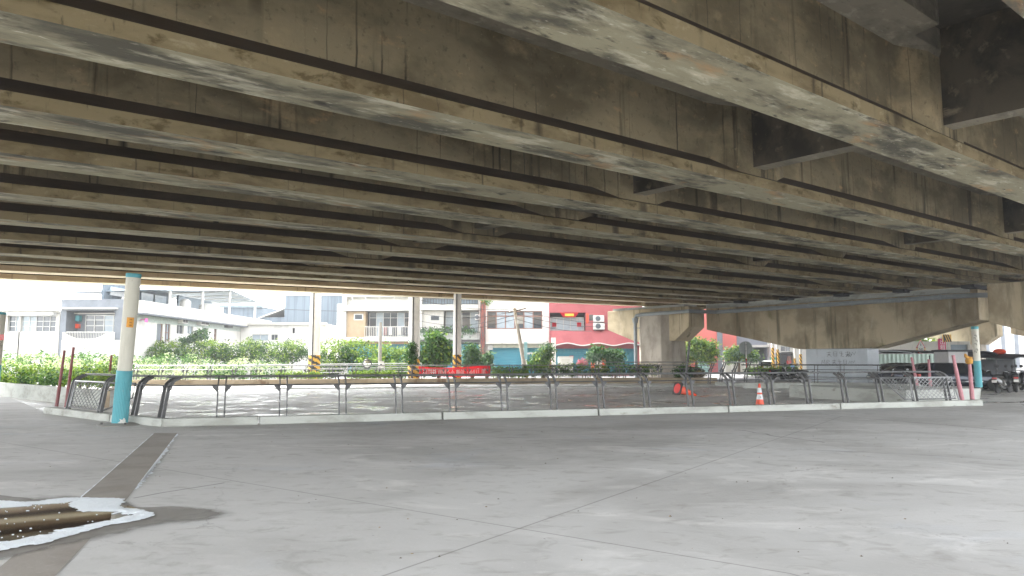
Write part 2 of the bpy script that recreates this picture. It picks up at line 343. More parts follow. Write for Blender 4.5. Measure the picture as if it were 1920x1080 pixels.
m_redin = plain('cone_inside_red', c(224, 34, 24), .5, var=.05)
m_conewhite = plain('reflective_white', c(206, 212, 214), .35, var=.1, scale=14)
m_bark = plain('tree_bark', c(96, 82, 66), .9, var=.25, scale=9, bump=.5)
def cloth(name, col):
    m = plain(name, col, .7, var=.08, scale=3); nt = m.node_tree; L = nt.links.new; p = nt.nodes['Principled BSDF']
    tr = N(nt, 'ShaderNodeBsdfTranslucent'); tr.inputs[0].default_value = col; ms = N(nt, 'ShaderNodeMixShader'); ms.inputs[0].default_value = .6
    L(p.outputs[0], ms.inputs[1]); L(tr.outputs[0], ms.inputs[2]); L(ms.outputs[0], nt.nodes['Material Output'].inputs[0]); return m
m_bannerred = cloth('banner_red_cloth', c(206, 38, 56))
m_text = plain('white_lettering', c(226, 226, 224), .6)
m_polec = plain('pale_concrete_pole', c(226, 224, 219), .8, var=.1, scale=3)
m_yellow = plain('hazard_yellow', c(222, 172, 56), .5, var=.1)
m_hblack = plain('hazard_black', c(52, 44, 36), .6)
m_soil = plain('planter_soil', c(84, 70, 54), .95, var=.3, scale=8)
m_asph = plain('asphalt', c(122, 122, 122), .85, var=.15, scale=1.5, bump=.2)
m_pipe = plain('grey_pvc_pipe', c(140, 146, 148), .45, var=.12, scale=5)
m_carblack = plain('black_car_paint', c(20, 21, 24), .15, .2, .8)
m_carblue = plain('dark_blue_car_paint', c(20, 28, 42), .18, .4, .8)
m_carwhite = plain('white_car_paint', c(222, 224, 226), .2, 0, .7)
m_cargrey = plain('steel_blue_car_paint', c(42, 47, 62), .2, .4, .8)
m_tint = plain('tinted_car_glass', c(16, 18, 20), .06, 0, .9)
m_chrome = plain('chrome', c(200, 202, 204), .15, 1.0)
m_redlight = plain('red_lamp_lens', c(170, 40, 34), .2)
m_lamp = plain('clear_lamp_lens', c(212, 218, 222), .12)
LF_dark = leaf_mat('dark_leaves', c(15, 40, 14), c(37, 71, 26), c(67, 102, 35))
LF_mid = leaf_mat('mid_green_leaves', c(32, 65, 26), c(65, 104, 45), c(99, 131, 60))
LF_lite = leaf_mat('yellow_green_leaves', c(65, 98, 26), c(107, 138, 40), c(145, 160, 68))
LF_sunlit = leaf_mat('sunlit_creeper_leaves', c(116, 141, 85), c(168, 182, 130), c(197, 200, 165))  # overexposed sun on the creeper mounds put into the leaf colour
LF_blue = leaf_mat('blue_green_leaves', c(42, 74, 51), c(81, 113, 82), c(124, 145, 115))
# ================================================================== SETTING: ground and floors
AZ = R(49.94); RZ = R(90)-AZ; SLOPE = math.tan(R(1.065)); KS = 1.42; ZB = HC+2.7*KS; ZP = HC*(1-KS)   # the bridge's true size: its columns stand 55 m away
U = Vector((math.sin(AZ), math.cos(AZ), 0)); V = Vector((-math.cos(AZ), math.sin(AZ), 0))
def sv(s, v, z=0): return U*s+V*v+Vector((0, 0, z))

def sheet(name, poly, z, mat):
    b = MB(); b.add([(p[0], p[1], z) for p in poly], [tuple(range(len(poly)))]); return struct(b.build(name, mat))
g1 = lambda x, y: tuple(gp(x, y))
LINES = [
    (g1(660, 1100), g1(1580, 780), .016, 0, .45), (g1(-400, 762), g1(1480, 1075), .014, 0, .5),
    (g1(1480, 1075), g1(2100, 1240), .014, 0, .5),
    (g1(1480, 772), g1(1940, 811), .05, .3, .55), (g1(1640, 764), g1(1940, 776), .05, .3, .5),
    (g1(1180, 826), g1(1960, 866), .03, .5, .35), (g1(470, 800), g1(1600, 848), .025, .6, .3), (g1(1380, 806), g1(1540, 830), .05, .8, .5),
    (g1(1885, 744), g1(1925, 762), .05, 0, .6), (g1(250, 934), g1(420, 905), .03, .2, .6)]
ground = sheet('street_ground', [(-900, -300), (900, -300), (900, 1500), (-900, 1500)], -.06, m_asph)
m_floor = floor_mat('plaza_concrete_floor', c(179, 178, 175), False, LINES)
m_walk = floor_mat('wet_walkway_concrete', c(204, 203, 199), True)
plaza = sheet('plaza_floor', [(-70, -40), (60, -40), (60, 37), (16.3, 26.3), (-8.13, 17.75), (-13.7, 22.4), (-22, 33), (-70, 50)], 0.0, m_floor)
walk = sheet('walkway_floor', [(-8.13, 17.75), (16.3, 26.3), (60, 37), (60, 56), (24, 56), (16, 52.2), (10.1, 52.2), (1.4, 50), (-8.8, 49), (-40, 46), (-22, 33), (-13.7, 22.4)], -0.004, m_walk)
road = sheet('street_asphalt', [(-160, 52.6), (160, 64), (160, 86), (-160, 86)], -.03, m_asph)
# drain strip with its cover of darker mortar
m_strip = layers('drain_strip_mortar', c(140, 134, 126), [(c(116, 110, 103), (1, 1, 1), .45, .65, .6, 5), (c(164, 158, 150), (18, 18, 1), .55, .75, .4, 5)], rough=.75, bump=.5)
gA, gB = gp(290, 812), gp(140, 945); gA2, gB2 = gp(333, 812), gp(231, 945)
gC, gC2 = gp(-60, 1115), gp(72, 1115)
strip = sheet('drain_strip', [gA, gA2, gB2, gC2, gC, gB], .004, m_strip)
m_wetfl = plain('damp_concrete', c(134, 131, 125), .62, var=.15, scale=1.5)
def curve_poly(pts, n=4):
    out = []; k = len(pts)
    for i in range(k):
        p0, p1, p2, p3 = [Vector(pts[(i+j) % k]) for j in (-1, 0, 1, 2)]
        for t in range(n):
            t /= n
            out.append(.5*((2*p1)+(-p0+p2)*t+(2*p0-5*p1+4*p2-p3)*t*t+(-p0+3*p1-3*p2+p3)*t**3))
    return out
damp = curve_poly([gp(-120, 925), gp(60, 935), gp(140, 931), gp(232, 940), gp(262, 952), gp(330, 950), gp(400, 955), gp(432, 963), gp(400, 974), gp(300, 985), gp(190, 1010), gp(90, 1030), gp(-120, 1060)], 5)
m_damp, dnt, dpp = newmat('damp_concrete_stain'); dpp.inputs['Base Color'].default_value = c(122, 118, 111); dpp.inputs['Roughness'].default_value = .55
_at = N(dnt, 'ShaderNodeAttribute', attribute_name='wetness'); _tn = N(dnt, 'ShaderNodeTexNoise', Scale=5.0, Detail=7.0); _tc = N(dnt, 'ShaderNodeTexCoord'); dnt.links.new(_tc.outputs['Object'], _tn.inputs['Vector'])
_ma = N(dnt, 'ShaderNodeMath', operation='MULTIPLY_ADD'); dnt.links.new(_tn.outputs[0], _ma.inputs[0]); _ma.inputs[1].default_value = .9; dnt.links.new(_at.outputs['Fac'], _ma.inputs[2])
_mr = N(dnt, 'ShaderNodeMapRange', interpolation_type='SMOOTHSTEP'); _mr.inputs[1].default_value = .55; _mr.inputs[2].default_value = 1.45; _mr.inputs[4].default_value = .8; dnt.links.new(_ma.outputs[0], _mr.inputs[0]); dnt.links.new(_mr.outputs[0], dpp.inputs['Alpha'])
def stain(name, poly, z, grow=.12):
    ctr = sum(poly, Vector())/len(poly); b = MB(); k = len(poly); rings_ = (1+grow, 1.0, .86, .6)
    for f_ in rings_: b.v += [tuple(Vector((ctr.x, ctr.y, z)).lerp(Vector((p_.x, p_.y, z)), f_)) for p_ in poly]
    for r_ in range(3):
        for i_ in range(k): b.f.append((r_*k+i_, r_*k+(i_+1) % k, (r_+1)*k+(i_+1) % k, (r_+1)*k+i_)); b.m.append(0)
    b.f.append(tuple(3*k+i_ for i_ in range(k))); b.m.append(0)
    o = b.build(name, m_damp); at_ = o.data.attributes.new('wetness', 'FLOAT', 'POINT')
    for i_ in range(4*k): at_.data[i_].value = (0, .35, .8, 1)[i_//k]
    return struct(o)
stain('damp_patch', damp, .008)
# puddle and foam
wm, wnt, wp_ = newmat('brown_puddle_water'); wp_.inputs['Base Color'].default_value = c(44, 31, 19); wp_.inputs['Roughness'].default_value = .03; wp_.inputs['Specular IOR Level'].default_value = .45
wn = N(wnt, 'ShaderNodeTexNoise', Scale=2.0, Detail=2.0); wb = N(wnt, 'ShaderNodeBump', Strength=.03, Distance=.01); wnt.links.new(wn.outputs[0], wb.inputs['Height']); wnt.links.new(wb.outputs[0], wp_.inputs['Normal'])
inner_px = [(-110, 965), (0, 957), (60, 950), (125, 945), (138, 953), (165, 959), (190, 964), (212, 963), (228, 963), (246, 967), (228, 974), (205, 980), (180, 980), (130, 994), (80, 1006), (30, 1014), (-110, 1024)]
outer_px = [(-110, 938), (40, 943), (90, 939), (130, 935), (180, 935), (232, 938), (228, 953), (262, 958), (290, 967), (268, 976), (222, 985), (182, 993), (130, 1008), (80, 1022), (40, 1027), (-110, 1045)]
pud = MB(); pl = curve_poly([gp(*p) for p in [(-110, 946), (30, 944), (130, 939), (230, 948), (275, 967), (215, 984), (125, 1006), (60, 1022), (-110, 1038)]], 5)
pud.prism([(p.x, p.y) for p in pl], .009, .012)
tag(pud.build('puddle', wm), 'brown still puddle edged with white foam across the drain strip', 'puddle')
def ragged(poly, amp, seed, n=7):
    out = []; k = len(poly)
    for i in range(k):
        a, b = poly[i], poly[(i+1) % k]
        for t in range(n):
            p = a.lerp(b, t/n); q = mnoise.noise_vector(p*6+Vector((seed, 0, 0)))+.6*mnoise.noise_vector(p*19+Vector((seed, 5, 0)))
            out.append(p+Vector((q.x, q.y, 0))*amp)
    return out
fm = MB()
oc = [gp(*p) for p in outer_px]; ic = [gp(*p) for p in inner_px]
def resample(poly, n):
    k = len(poly); L_ = [(poly[(i+1) % k]-poly[i]).length for i in range(k)]; T = sum(L_); out = []; i = 0; acc = 0
    for j in range(n):
        d = T*j/n
        while acc+L_[i] < d: acc += L_[i]; i += 1
        out.append(poly[i].lerp(poly[(i+1) % k], (d-acc)/L_[i]))
    return out
NF = 900
O_ = resample(curve_poly(oc, 5), NF); _I = resample(curve_poly(ic, 5), 3*NF)
I_ = [min(_I, key=lambda q_: (q_-o_).length) for o_ in O_]
def jit(p, a, sd):
    q = mnoise.noise_vector(p*7+Vector((sd, 0, 0)))+.8*mnoise.noise_vector(p*24+Vector((sd, 5, 0))); return p+Vector((q.x, q.y, 0))*a
rings = []
for k, t in enumerate((0, .04, .1, .2, .3, .4, .5, .6, .7, .8, .9, .96, 1)):
    row = []
    for o_, i_ in zip(O_, I_):
        p = jit(o_, .034, 3).lerp(jit(i_, .11, 9), t)
        h = .003+.010*math.sin(math.pi*t)**.6*(1+.7*mnoise.noise(p*14)+.6*mnoise.noise(p*41)) if 0 < t < 1 else .0045
        row.append((p.x, p.y, .010+h))
    rings.append(row)
for k in range(len(rings)-1):
    o0 = len(fm.v); fm.v += rings[k]+rings[k+1]
    for i in range(NF):
        j = (i+1) % NF; fm.f.append((o0+i, o0+j, o0+NF+j, o0+NF+i)); fm.m.append(0)
for q in range(60):      # loose flecks of foam drifting on the water
    i = random.randrange(NF); p = I_[i].lerp(Vector((-5.2, 7.2, 0)), random.random()**2*.8); r = random.uniform(.0025, .007)
    if q % 3 == 0: p = gp(random.uniform(-60, 60), random.uniform(958, 1012))
    fm.lathe([(r, .0125), (r*.8, .0165), (r*.3, .018)], 7, (p.x, p.y, 0), M=Matrix.Rotation(random.uniform(-.6, .6), 3, 'Z') @ Matrix.Diagonal((random.uniform(1, 3), 1, 1)))
m_foam, fnt, fp = newmat('white_foam'); fp.inputs['Base Color'].default_value = c(216, 222, 226); fp.inputs['Roughness'].default_value = .6
fv = N(fnt, 'ShaderNodeTexVoronoi', Scale=70.0); fb = N(fnt, 'ShaderNodeBump', Strength=.7, Distance=.006); ftc = N(fnt, 'ShaderNodeTexCoord')
fnt.links.new(ftc.outputs['Object'], fv.inputs['Vector']); fnt.links.new(fv.outputs['Distance'], fb.inputs['Height']); fnt.links.new(fb.outputs[0], fp.inputs['Normal'])
fo = fm.build('foam', m_foam, smooth=True); tag(fo, 'white soapy foam ringing the brown puddle on the floor', 'foam'); fo['kind'] = 'stuff'
fl = MB()    # foam left along the drain edges
def foamline(a, b, w0, w1, seed, t0, t1, n=160, side=1):
    d = (b-a); nrm = Vector((-d.y, d.x, 0)).normalized()*side
    for i in range(n):
        t = t0+(t1-t0)*i/n; t2 = t0+(t1-t0)*(i+1)/n
        p, q = a.lerp(b, t), a.lerp(b, t2)
        def wv(tt): return max(.002, (w0+(w1-w0)*tt)*(.55+.9*mnoise.noise(Vector((tt*40, seed, 0)))+.5*mnoise.noise(Vector((tt*11, seed, 4)))))
        A, B = p+nrm*wv(t), q+nrm*wv(t2)
        fl.add([(p.x, p.y, .0085), (q.x, q.y, .0085), (B.x, B.y, .0085), (A.x, A.y, .0085)], [(0, 1, 2, 3)])
foamline(gA2, gB2, .05, .085, 1.3, .03, .86, side=1); foamline(gA, gB, .02, .018, 5.3, .03, .98, side=-1)
foamline(gA2.lerp(gB2, .55)+Vector((.03, 0, 0)), gB2, .02, .09, 8.1, .0, .75, side=1)
fe = fl.build('foam_line', m_foam); tag(fe, 'thin white foam lines dried along both drain strip edges', 'foam'); fe['kind'] = 'stuff'

# ================================================================== THE OVERPASS
GV = {0: 1.15, 1: 3.90, 2: 6.87, 3: 9.51, 4: 11.74, 5: 14.63, 6: 17.46, 7: 20.39, 8: 23.13, 9: 25.04, 10: 27.73, 11: 30.6, -1: -1.6}
BW = .72; S0, S1 = -6.5, 36.3  # unseen left end cut short to let light under the decks
ROWS = [-1.4, 11.3, 23.6]
def gsec(s, rec, fo):
    W = BW
    half = [(0, 0), (0, .17), (rec, .17+max(.005, rec*.9)), (rec, 1.30), (-fo, 1.38+.0), (-fo, 1.70)]
    pts = [(s, y, z) for y, z in half]+[(s, W-y, z) for y, z in half[::-1]]
    return pts
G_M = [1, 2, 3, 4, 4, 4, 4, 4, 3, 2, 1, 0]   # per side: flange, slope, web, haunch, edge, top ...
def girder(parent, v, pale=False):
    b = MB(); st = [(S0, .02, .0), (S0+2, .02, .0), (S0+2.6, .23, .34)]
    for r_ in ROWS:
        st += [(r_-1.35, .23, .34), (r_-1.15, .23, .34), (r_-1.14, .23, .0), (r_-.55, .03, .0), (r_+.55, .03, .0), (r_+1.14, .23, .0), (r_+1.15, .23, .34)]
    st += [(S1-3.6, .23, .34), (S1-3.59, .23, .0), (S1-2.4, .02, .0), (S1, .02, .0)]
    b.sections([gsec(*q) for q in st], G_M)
    return b.build('girder', [m_soff_lit, m_side_lit, m_slope, m_side_lit, m_top] if pale else [m_soff, m_side, m_slope, m_web, m_top], parent, loc=(0, v, 0), bevel=.018)
def overpass(label, vs, va, vb, parapet=None):
    t = thing('overpass_deck', label, 'overpass', (0, 0, ZB), (0, -math.atan(SLOPE), RZ), 'parallel concrete overpass decks'); t.scale = (KS, KS, KS)
    for v in vs: girder(t, v, v > 25.5)
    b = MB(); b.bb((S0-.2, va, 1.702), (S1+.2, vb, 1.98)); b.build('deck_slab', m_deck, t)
    for a, d in zip(vs[:-1], vs[1:]):
        for r_ in ROWS:
            b = MB(); y0, y1 = a+BW-.026, d+.026
            b.sections([[(r_-.17, y0, .33), (r_+.17, y0, .33), (r_+.17, y0, 1.701), (r_-.17, y0, 1.701)], [(r_-.17, y1, .33), (r_+.17, y1, .33), (r_+.17, y1, 1.701), (r_-.17, y1, 1.701)]], [1, 0, 0, 0])
            b.build('diaphragm', [m_diaph, m_top], t)  # paler bottom face: the lit underside is put into the colour
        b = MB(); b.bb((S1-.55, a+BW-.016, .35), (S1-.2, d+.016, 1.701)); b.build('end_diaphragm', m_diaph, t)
    if parapet is not None:
        b = MB(); b.bb((S0, parapet-.25, 1.983), (S1, parapet, 2.9)); b.build('parapet', m_kerb, t)
    # the next span beyond the pier line
    return t
overpass('near concrete overpass deck whose girders pass straight overhead', [GV[k] for k in (0, 1, 2, 3)], -.5, 10.95)  # unseen rear edge kept short to let light in
overpass('middle concrete overpass deck of five girders over the walkway', [GV[k] for k in (4, 5, 6, 7, 8)], 11.03, 24.42)
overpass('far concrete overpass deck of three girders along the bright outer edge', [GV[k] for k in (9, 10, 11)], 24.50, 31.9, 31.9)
def next_span(label, va, vb, vs):
    t = thing('overpass_span', label, 'overpass', (0, 0, ZB), (0, -math.atan(SLOPE), RZ), 'spans continuing beyond the piers'); t.scale = (KS, KS, KS)
    b = MB(); b.bb((S1+.35, va, 1.702), (S1+46, vb, 1.98)); b.build('deck_slab', m_deck, t)
    for v in vs:
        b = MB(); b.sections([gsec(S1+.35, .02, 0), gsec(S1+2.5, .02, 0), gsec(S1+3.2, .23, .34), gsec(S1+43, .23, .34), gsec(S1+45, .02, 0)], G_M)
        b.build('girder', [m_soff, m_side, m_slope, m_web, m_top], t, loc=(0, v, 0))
next_span('shaded next span of the near overpass beyond its pier cap', .75, 10.95, [GV[k] for k in (0, 1, 2, 3)])
next_span('shaded next span of the middle overpass beyond its pier cap', 11.03, 24.42, [GV[k] for k in (4, 5, 6, 7, 8)])
next_span('next span of the outer overpass beyond the round pier', 24.50, 31.9, [GV[k] for k in (9, 10, 11)])

# ------------------------------------------------------------------ piers
def pier(label, s0, v0, v1, ztop, zcol, zend, cv0, cv1, thick, colmat, rows=None, taper=True, flat=None):
    """hammerhead pier: local x along the girders (front face at 0), y across"""
    P0 = U*s0+V*((cv0+cv1)/2); P0 = P0*KS; t = thing('bridge_pier', label, 'bridge pier', (P0.x, P0.y, ZP), RZ, 'hammerhead bridge piers'); t.scale = (KS, KS, KS)
    yc = (cv0+cv1)/2; y = lambda v: v-yc
    fl_ = flat or .35
    prof = [(y(v0), zend), (y(v0), ztop), (y(v1), ztop), (y(v1), zend), (y(cv1)+fl_, zcol), (y(cv0)-fl_, zcol)]
    b = MB(); b.sections([[(0, p[0], p[1]) for p in prof], [(thick, p[0], p[1]) for p in prof]], 0)
    b.build('cap', m_cap, t, bevel=.03)
    return t, y
tm, ym = pier('wide bridge pier on a grey painted column with black graffiti', 36.8, 12.0, 26.2, 4.66, 2.12, 3.3, 17.0, 20.2, 1.5, m_pierpaint)
b = MB(); b.sections([[(.12, ym(17.0), z), (.12, ym(20.2), z), (1.38, ym(20.2), z), (1.38, ym(17.0), z)] for z in (.44, 1.9, 2.119)], 0)
b.build('column', m_pierpaint, tm, bevel=.05)
b = MB(); b.bb((-.28, ym(12.3), 4.52), (-.002, ym(26.0), 4.74)); b.build('gutter_ledge', m_kerb, tm, bevel=.01)
for k in (4, 5, 6, 7, 8):
    b = MB(); b.bb((-.9, ym(GV[k])+.1, 4.662), (.6, ym(GV[k])+.62, 4.80)); 
    b.build('bearing_pad', m_dark, tm)
# graffiti strokes on the column's front face
gr_ = MB(); rg = random.Random(5)
def stroke(pts, r=.0075): gr_.tube([(.112, ym(p[0]), p[1]) for p in pts], r, 5)
def glyph(v, z, sz, kind):
    P = lambda a, b_: (v-a*sz, z+b_*sz)
    if kind == 0: 
        stroke([P(0, .8), P(.9, .85)]); stroke([P(.45, 1), P(.4, .2)]); stroke([P(0, .45), P(.85, .5)]); stroke([P(.4, .4), P(0, 0)]); stroke([P(.45, .4), P(.9, 0)])
    elif kind == 1:
        stroke([P(.1, .9), P(.15, .1)]); stroke([P(.1, .9), P(.8, .92), P(.75, .1)]); stroke([P(.15, .5), P(.75, .52)]); stroke([P(.15, .1), P(.78, .1)])
    elif kind == 2:
        stroke([P(.2, 1), P(.1, .6), P(.8, .6), P(.3, .1), P(.9, 0)]); stroke([P(.5, 1), P(.45, .2)])
    elif kind == 3:
        stroke([P(0, 0), P(.15, .9), P(.4, .3), P(.65, .95), P(.8, 0)])
    elif kind == 4:
        stroke([P(0, .9), P(0, 0)]); stroke([P(0, .9), P(.5, .85), P(.6, .6), P(.05, .5), P(.7, 0)])
    else:
        stroke([P(0, .2), P(.3, .7), P(.5, .2), P(.7, .7), P(1, .3), P(1.3, .8)])
for i, k in enumerate((0, 1, 2, 0)): glyph(19.05-i*.32, 1.72, .26, k)
for i, k in enumerate((3, 4, 0, 2, 1, 5)): glyph(19.35-i*.28, 1.33, .24, k)
glyph(17.95, 1.72, .3, 5); glyph(18.05, 1.66, .22, 5); glyph(18.6, .95, .35, 2)
gr_.build('graffiti', plain('faded_spray_paint', c(84, 86, 92), .7), tm)

tl, yl = pier('pale bridge pier with rounded column beside the red building', 34.2, 25.5, 31.55, 4.52, 2.62, 3.38, 26.75, 29.1, 1.45, m_pier, flat=.25)
b = MB(); b.sections([[(-.32+.0, yl(27.2), z), (-.32, yl(28.7), z), (.1, yl(29.15), z), (1.35, yl(29.15), z), (1.75, yl(28.7), z), (1.75, yl(27.2), z), (1.35, yl(26.75), z), (.1, yl(26.75), z)] for z in (.44, 2.5, 4.3)], 0)
b.build('column', m_pier, tl, bevel=.05)
b = MB(); b.bb((.1, yl(25.9), 4.522), (1.3, yl(31.2), 4.66)); b.build('bearing_ledge', m_kerb, tl)
tr, yr = pier('near right pier cap cut off by the photo edge', 34.0, .9, 10.75, 4.60, 2.1, 3.05, 4.2, 7.4, 1.5, m_pier)
b = MB(); b.bb((.12, yr(4.2), .44), (1.38, yr(7.4), 2.119)); b.build('column', m_pier, tr, bevel=.05)
# the next row of piers, one span on
tf, yf = pier('distant pier with brown shaded cap end beyond the carports', 82, 25.3, 32.0, 5.35, 3.05, 3.9, 26.75, 29.6, 1.6, m_pier, flat=.25)
b = MB(); b.bb((.1, yf(26.75), .44), (1.5, yf(29.6), 3.06)); b.build('column', m_pier, tf, bevel=.08)
tf2, yf2 = pier('distant pier half hidden at the right photo edge', 84.5, 11.5, 24.9, 5.4, 2.9, 4.1, 16.6, 19.8, 1.6, m_pier)
b = MB(); b.bb((.1, yf2(16.6), .44), (1.5, yf2(19.8), 2.91)); b.build('column', m_pier, tf2, bevel=.08)

# drain pipe along the caps
t = thing('drainpipe', 'grey plastic drainpipe running along the pier caps and down the pale column', 'drainpipe', (U*34.2+V*29.2)*KS+Vector((0, 0, ZP))); t.scale = (KS, KS, KS)
o0 = U*34.2+V*29.2
def rel(p): return Vector(p)-o0
b = MB(); dp = at(1197, 588, 42.1); top0 = U*33.6+V*29.0
xa = at(1200, 584, (U*33.82+V*28.4).y); 
path = [sv(33.74, 28.95, .44), sv(33.74, 28.95, 3.98), sv(33.74, 28.85, 4.12), sv(33.8, 28.55, 4.17), sv(33.95, 25.3, 4.22), sv(36.2, 25.2, 4.25), sv(36.4, 24.6, 4.27), sv(36.4, 13.0, 4.36), sv(36.45, 12.0, 4.36), sv(36.9, 11.5, 4.36)]
b.tube([rel(p) for p in path], .105, 10); 
b.build('pipe', m_pipe, t, smooth=True)
b = MB(); b.tube([rel(sv(33.74, 28.95, 3.7)), rel(sv(33.74, 28.95, 3.98))], [.15, .2], 10); b.build('hopper', m_pipe, t, smooth=True)
for vv in (24, 21.8, 19.6, 17.4, 15.2, 13.4):
    b = MB(); zz = 4.27+(24.6-vv)*.0078
    b.tube([rel(sv(36.4, vv-.04, zz)), rel(sv(36.4, vv+.04, zz))], .125, 10); b.box(rel(sv(36.63, vv, zz)), (.36, .05, .05), rot=RZ); b.build('pipe_clamp', m_pipe, t)
for zz in (1.0, 2.4, 3.4):
    b = MB(); b.tube([rel(sv(33.74, 28.95, zz-.03)), rel(sv(33.74, 28.95, zz+.03))], .13, 10); b.box(rel(sv(33.95, 28.8, zz)), (.35, .04, .04), rot=RZ); b.build('pipe_clamp', m_pipe, t)
# ================================================================== BARRIERS
KH = .19; KD = .34
def kpts():   # near kerb line, outer (camera side) foot
    px = [(302, 801), (485, 796.5), (830, 787), (1123, 779.5), (1367, 773.5), (1577, 767.5), (1845, 760.5)]
    return [gp(*p) for p in px]
KP = kpts(); KL = [gp(80, 775.5), gp(204, 791.5), gp(302, 801)]
def away(d): n = Vector((-d.y, d.x, 0)).normalized(); return n if n.y > 0 else -n
def kerb_block(a, b, label, end=0):
    d = (b-a).normalized(); n = away(d); q = MB(); a2 = a+d*.025; b2 = b-d*.025
    secs = []
    for p in (a2, b2):
        secs.append([p+Vector((0, 0, .002)), p+n*.02+Vector((0, 0, KH)), p+n*(KD-.02)+Vector((0, 0, KH)), p+n*KD+Vector((0, 0, .002))])
    q.sections(secs, 0)
    o = q.build('kerb_block', m_kerb, bevel=.018); return tag(o, label, 'kerb', 'concrete base blocks under the near railing')
kerb_block(KL[0], KL[1], 'concrete base block carrying the two dark red posts')
kerb_block(KL[1], KL[2]-Vector((.0, 0, 0)), 'angled concrete base block beside the teal wrapped post')
labs = ['short concrete base block right of the railing corner', 'long concrete base block in front of the red banner', 'concrete base block left of the lying traffic cone',
        'concrete base block directly below the lying traffic cone', 'concrete base block in front of the standing traffic cone', 'last concrete base block under the mesh gate and pink posts']
for i in range(6): kerb_block(KP[i], KP[i+1], labs[i])

def post_pair(root, p, d, n, h0=KH, H=1.15, scale=1.0, m=None):
    """two flat plates leaning away and bending back at the top, with gusset plates under the middle rail"""
    m = m or m_post
    for sgn in (-1, 1):
        q = MB(); o = p+d*(.085*sgn)
        ctr = [(0.05, h0), (.16, .86), (.20, .96), (.30, 1.06), (.46, H-.02)]
        wd = [.085, .075, .07, .055, .05]
        secs = []
        for (a, z), w_ in zip(ctr, wd):
            if z > .9: pn = Vector((.7, 0, -.7))
            else: pn = Vector((1, 0, 0))
            A = n*(a-w_/2*1.0)+Vector((0, 0, z+ (.03 if z > .9 else 0))); B = n*(a+w_/2)+Vector((0, 0, z-(.03 if z > .9 else 0)))
            secs.append([o+A-d*.014, o+B-d*.014, o+B+d*.014, o+A+d*.014])
        q.sections(secs, 0); q.build('post', m, root)
        g = MB(); z = .935; e = o+n*.18
        tri = [e+d*(.014*sgn)+Vector((0, 0, z)), e+d*(.13*sgn)+Vector((0, 0, z)), e+d*(.13*sgn)+Vector((0, 0, z-.04)), e+d*(.014*sgn)-n*.02+Vector((0, 0, z-.16))]
        g.sections([[v-n*.006 for v in tri], [v+n*.006 for v in tri]], 0); g.build('bracket', m, root)
def pt_on(poly, t):
    L_ = [(poly[i+1]-poly[i]).length for i in range(len(poly)-1)]; D = t*sum(L_)
    for i, l in enumerate(L_):
        if D <= l or i == len(L_)-1:
            d = (poly[i+1]-poly[i]).normalized(); return poly[i]+d*D, d
        D -= l
def rail_tube(root, pts, z, off, r, name, mat):
    q = MB(); out = []
    for i, p in enumerate(pts):
        d = (pts[min(i+1, len(pts)-1)]-pts[max(0, i-1)]).normalized(); out.append(p+away(d)*off+Vector((0, 0, z)))
    q.tube(out, r, 8); return q.build(name, mat, root, smooth=True)
def path_shift(pts, k): return [p+away((pts[min(i+1, len(pts)-1)]-pts[max(0, i-1)]))*k for i, p in enumerate(pts)]
near_line = path_shift(KP, .10)
T = thing('railing', 'long dark steel railing with paired leaning posts on the near kerb', 'railing')
a0 = gp(413, 797); b0 = gp(1786, 762)
def proj_t(p, poly):
    best = None; acc = 0; tot = sum((poly[i+1]-poly[i]).length for i in range(len(poly)-1))
    for i in range(len(poly)-1):
        a, b = poly[i], poly[i+1]; l = (b-a).length; t = max(0, min(1, (p-a).dot(b-a)/l/l)); q = a.lerp(b, t)
        dd = (p-q).length
        if best is None or dd < best[0]: best = (dd, (acc+t*l)/tot)
        acc += l
    return best[1]
t0, t1 = proj_t(a0, near_line), proj_t(b0, near_line)
NP = 17
for i in range(NP):
    p, d = pt_on(near_line, t0+(t1-t0)*i/(NP-1)); post_pair(T, p, d, away(d))
rl = [pt_on(near_line, t)[0] for t in [t0*i/4 for i in range(4)]+[t0+(t1-t0)*i/24 for i in range(25)]]
rail_tube(T, rl, 1.15, .47, .030, 'top_rail', m_rail)
rail_tube(T, rl, .945, .18, .016, 'middle_rail', m_post)
# end hoop and chain-link panels at the right end
def frame_pt(t, off, z): p, d = pt_on(near_line, t); return p+away(d)*off+Vector((0, 0, z))
dt = (t1-t0)/(NP-1)
te = t1
hoop = [frame_pt(te, .47, 1.15), frame_pt(te+dt*.10, .46, 1.14), frame_pt(te+dt*.2, .42, 1.08), frame_pt(te+dt*.26, .36, .98), frame_pt(te+dt*.3, .2, .7), frame_pt(te+dt*.34, .05, KH)]
q = MB(); q.tube(hoop, .030, 8); q.build('end_hoop', m_rail, T, smooth=True)
def mesh_panel(root, t_a, t_b, cut=False):
    q = MB()
    def P(a, b): # a along 0..1, b up 0..1
        zb = KH+.06+b*.72; return frame_pt(t_a+(t_b-t_a)*a, .05+.11*b/.9, zb)
    if cut: border = [P(0, 1), P(.72, 0), P(1, 0), P(.98, 1), P(0, 1)]
    else: border = [P(0, 0), P(1, 0), P(1, 1), P(0, 1), P(0, 0)]
    q.tube(border, .022, 6); q.build('panel_frame', m_rail, root)
    w_ = MB(); n = 9
    for k in range(-n, n+1):
        for sg in (1, -1):
            pts = []
            for j in range(13):
                b = j/12; a = (k/n)+sg*b*.62+(0 if sg > 0 else .0)
                ok = 0 <= a <= 1 and (not cut or a > .72*(1-b))
                if ok: pts.append(P(a, b))
            if len(pts) > 1: w_.tube(pts, .011, 4, cap=False)
    w_.build('chain_link', m_rail, root)
mesh_panel(T, te-dt*.93, te+dt*.22)
mesh_panel(T, te-dt*1.95, te-dt*1.06, True)

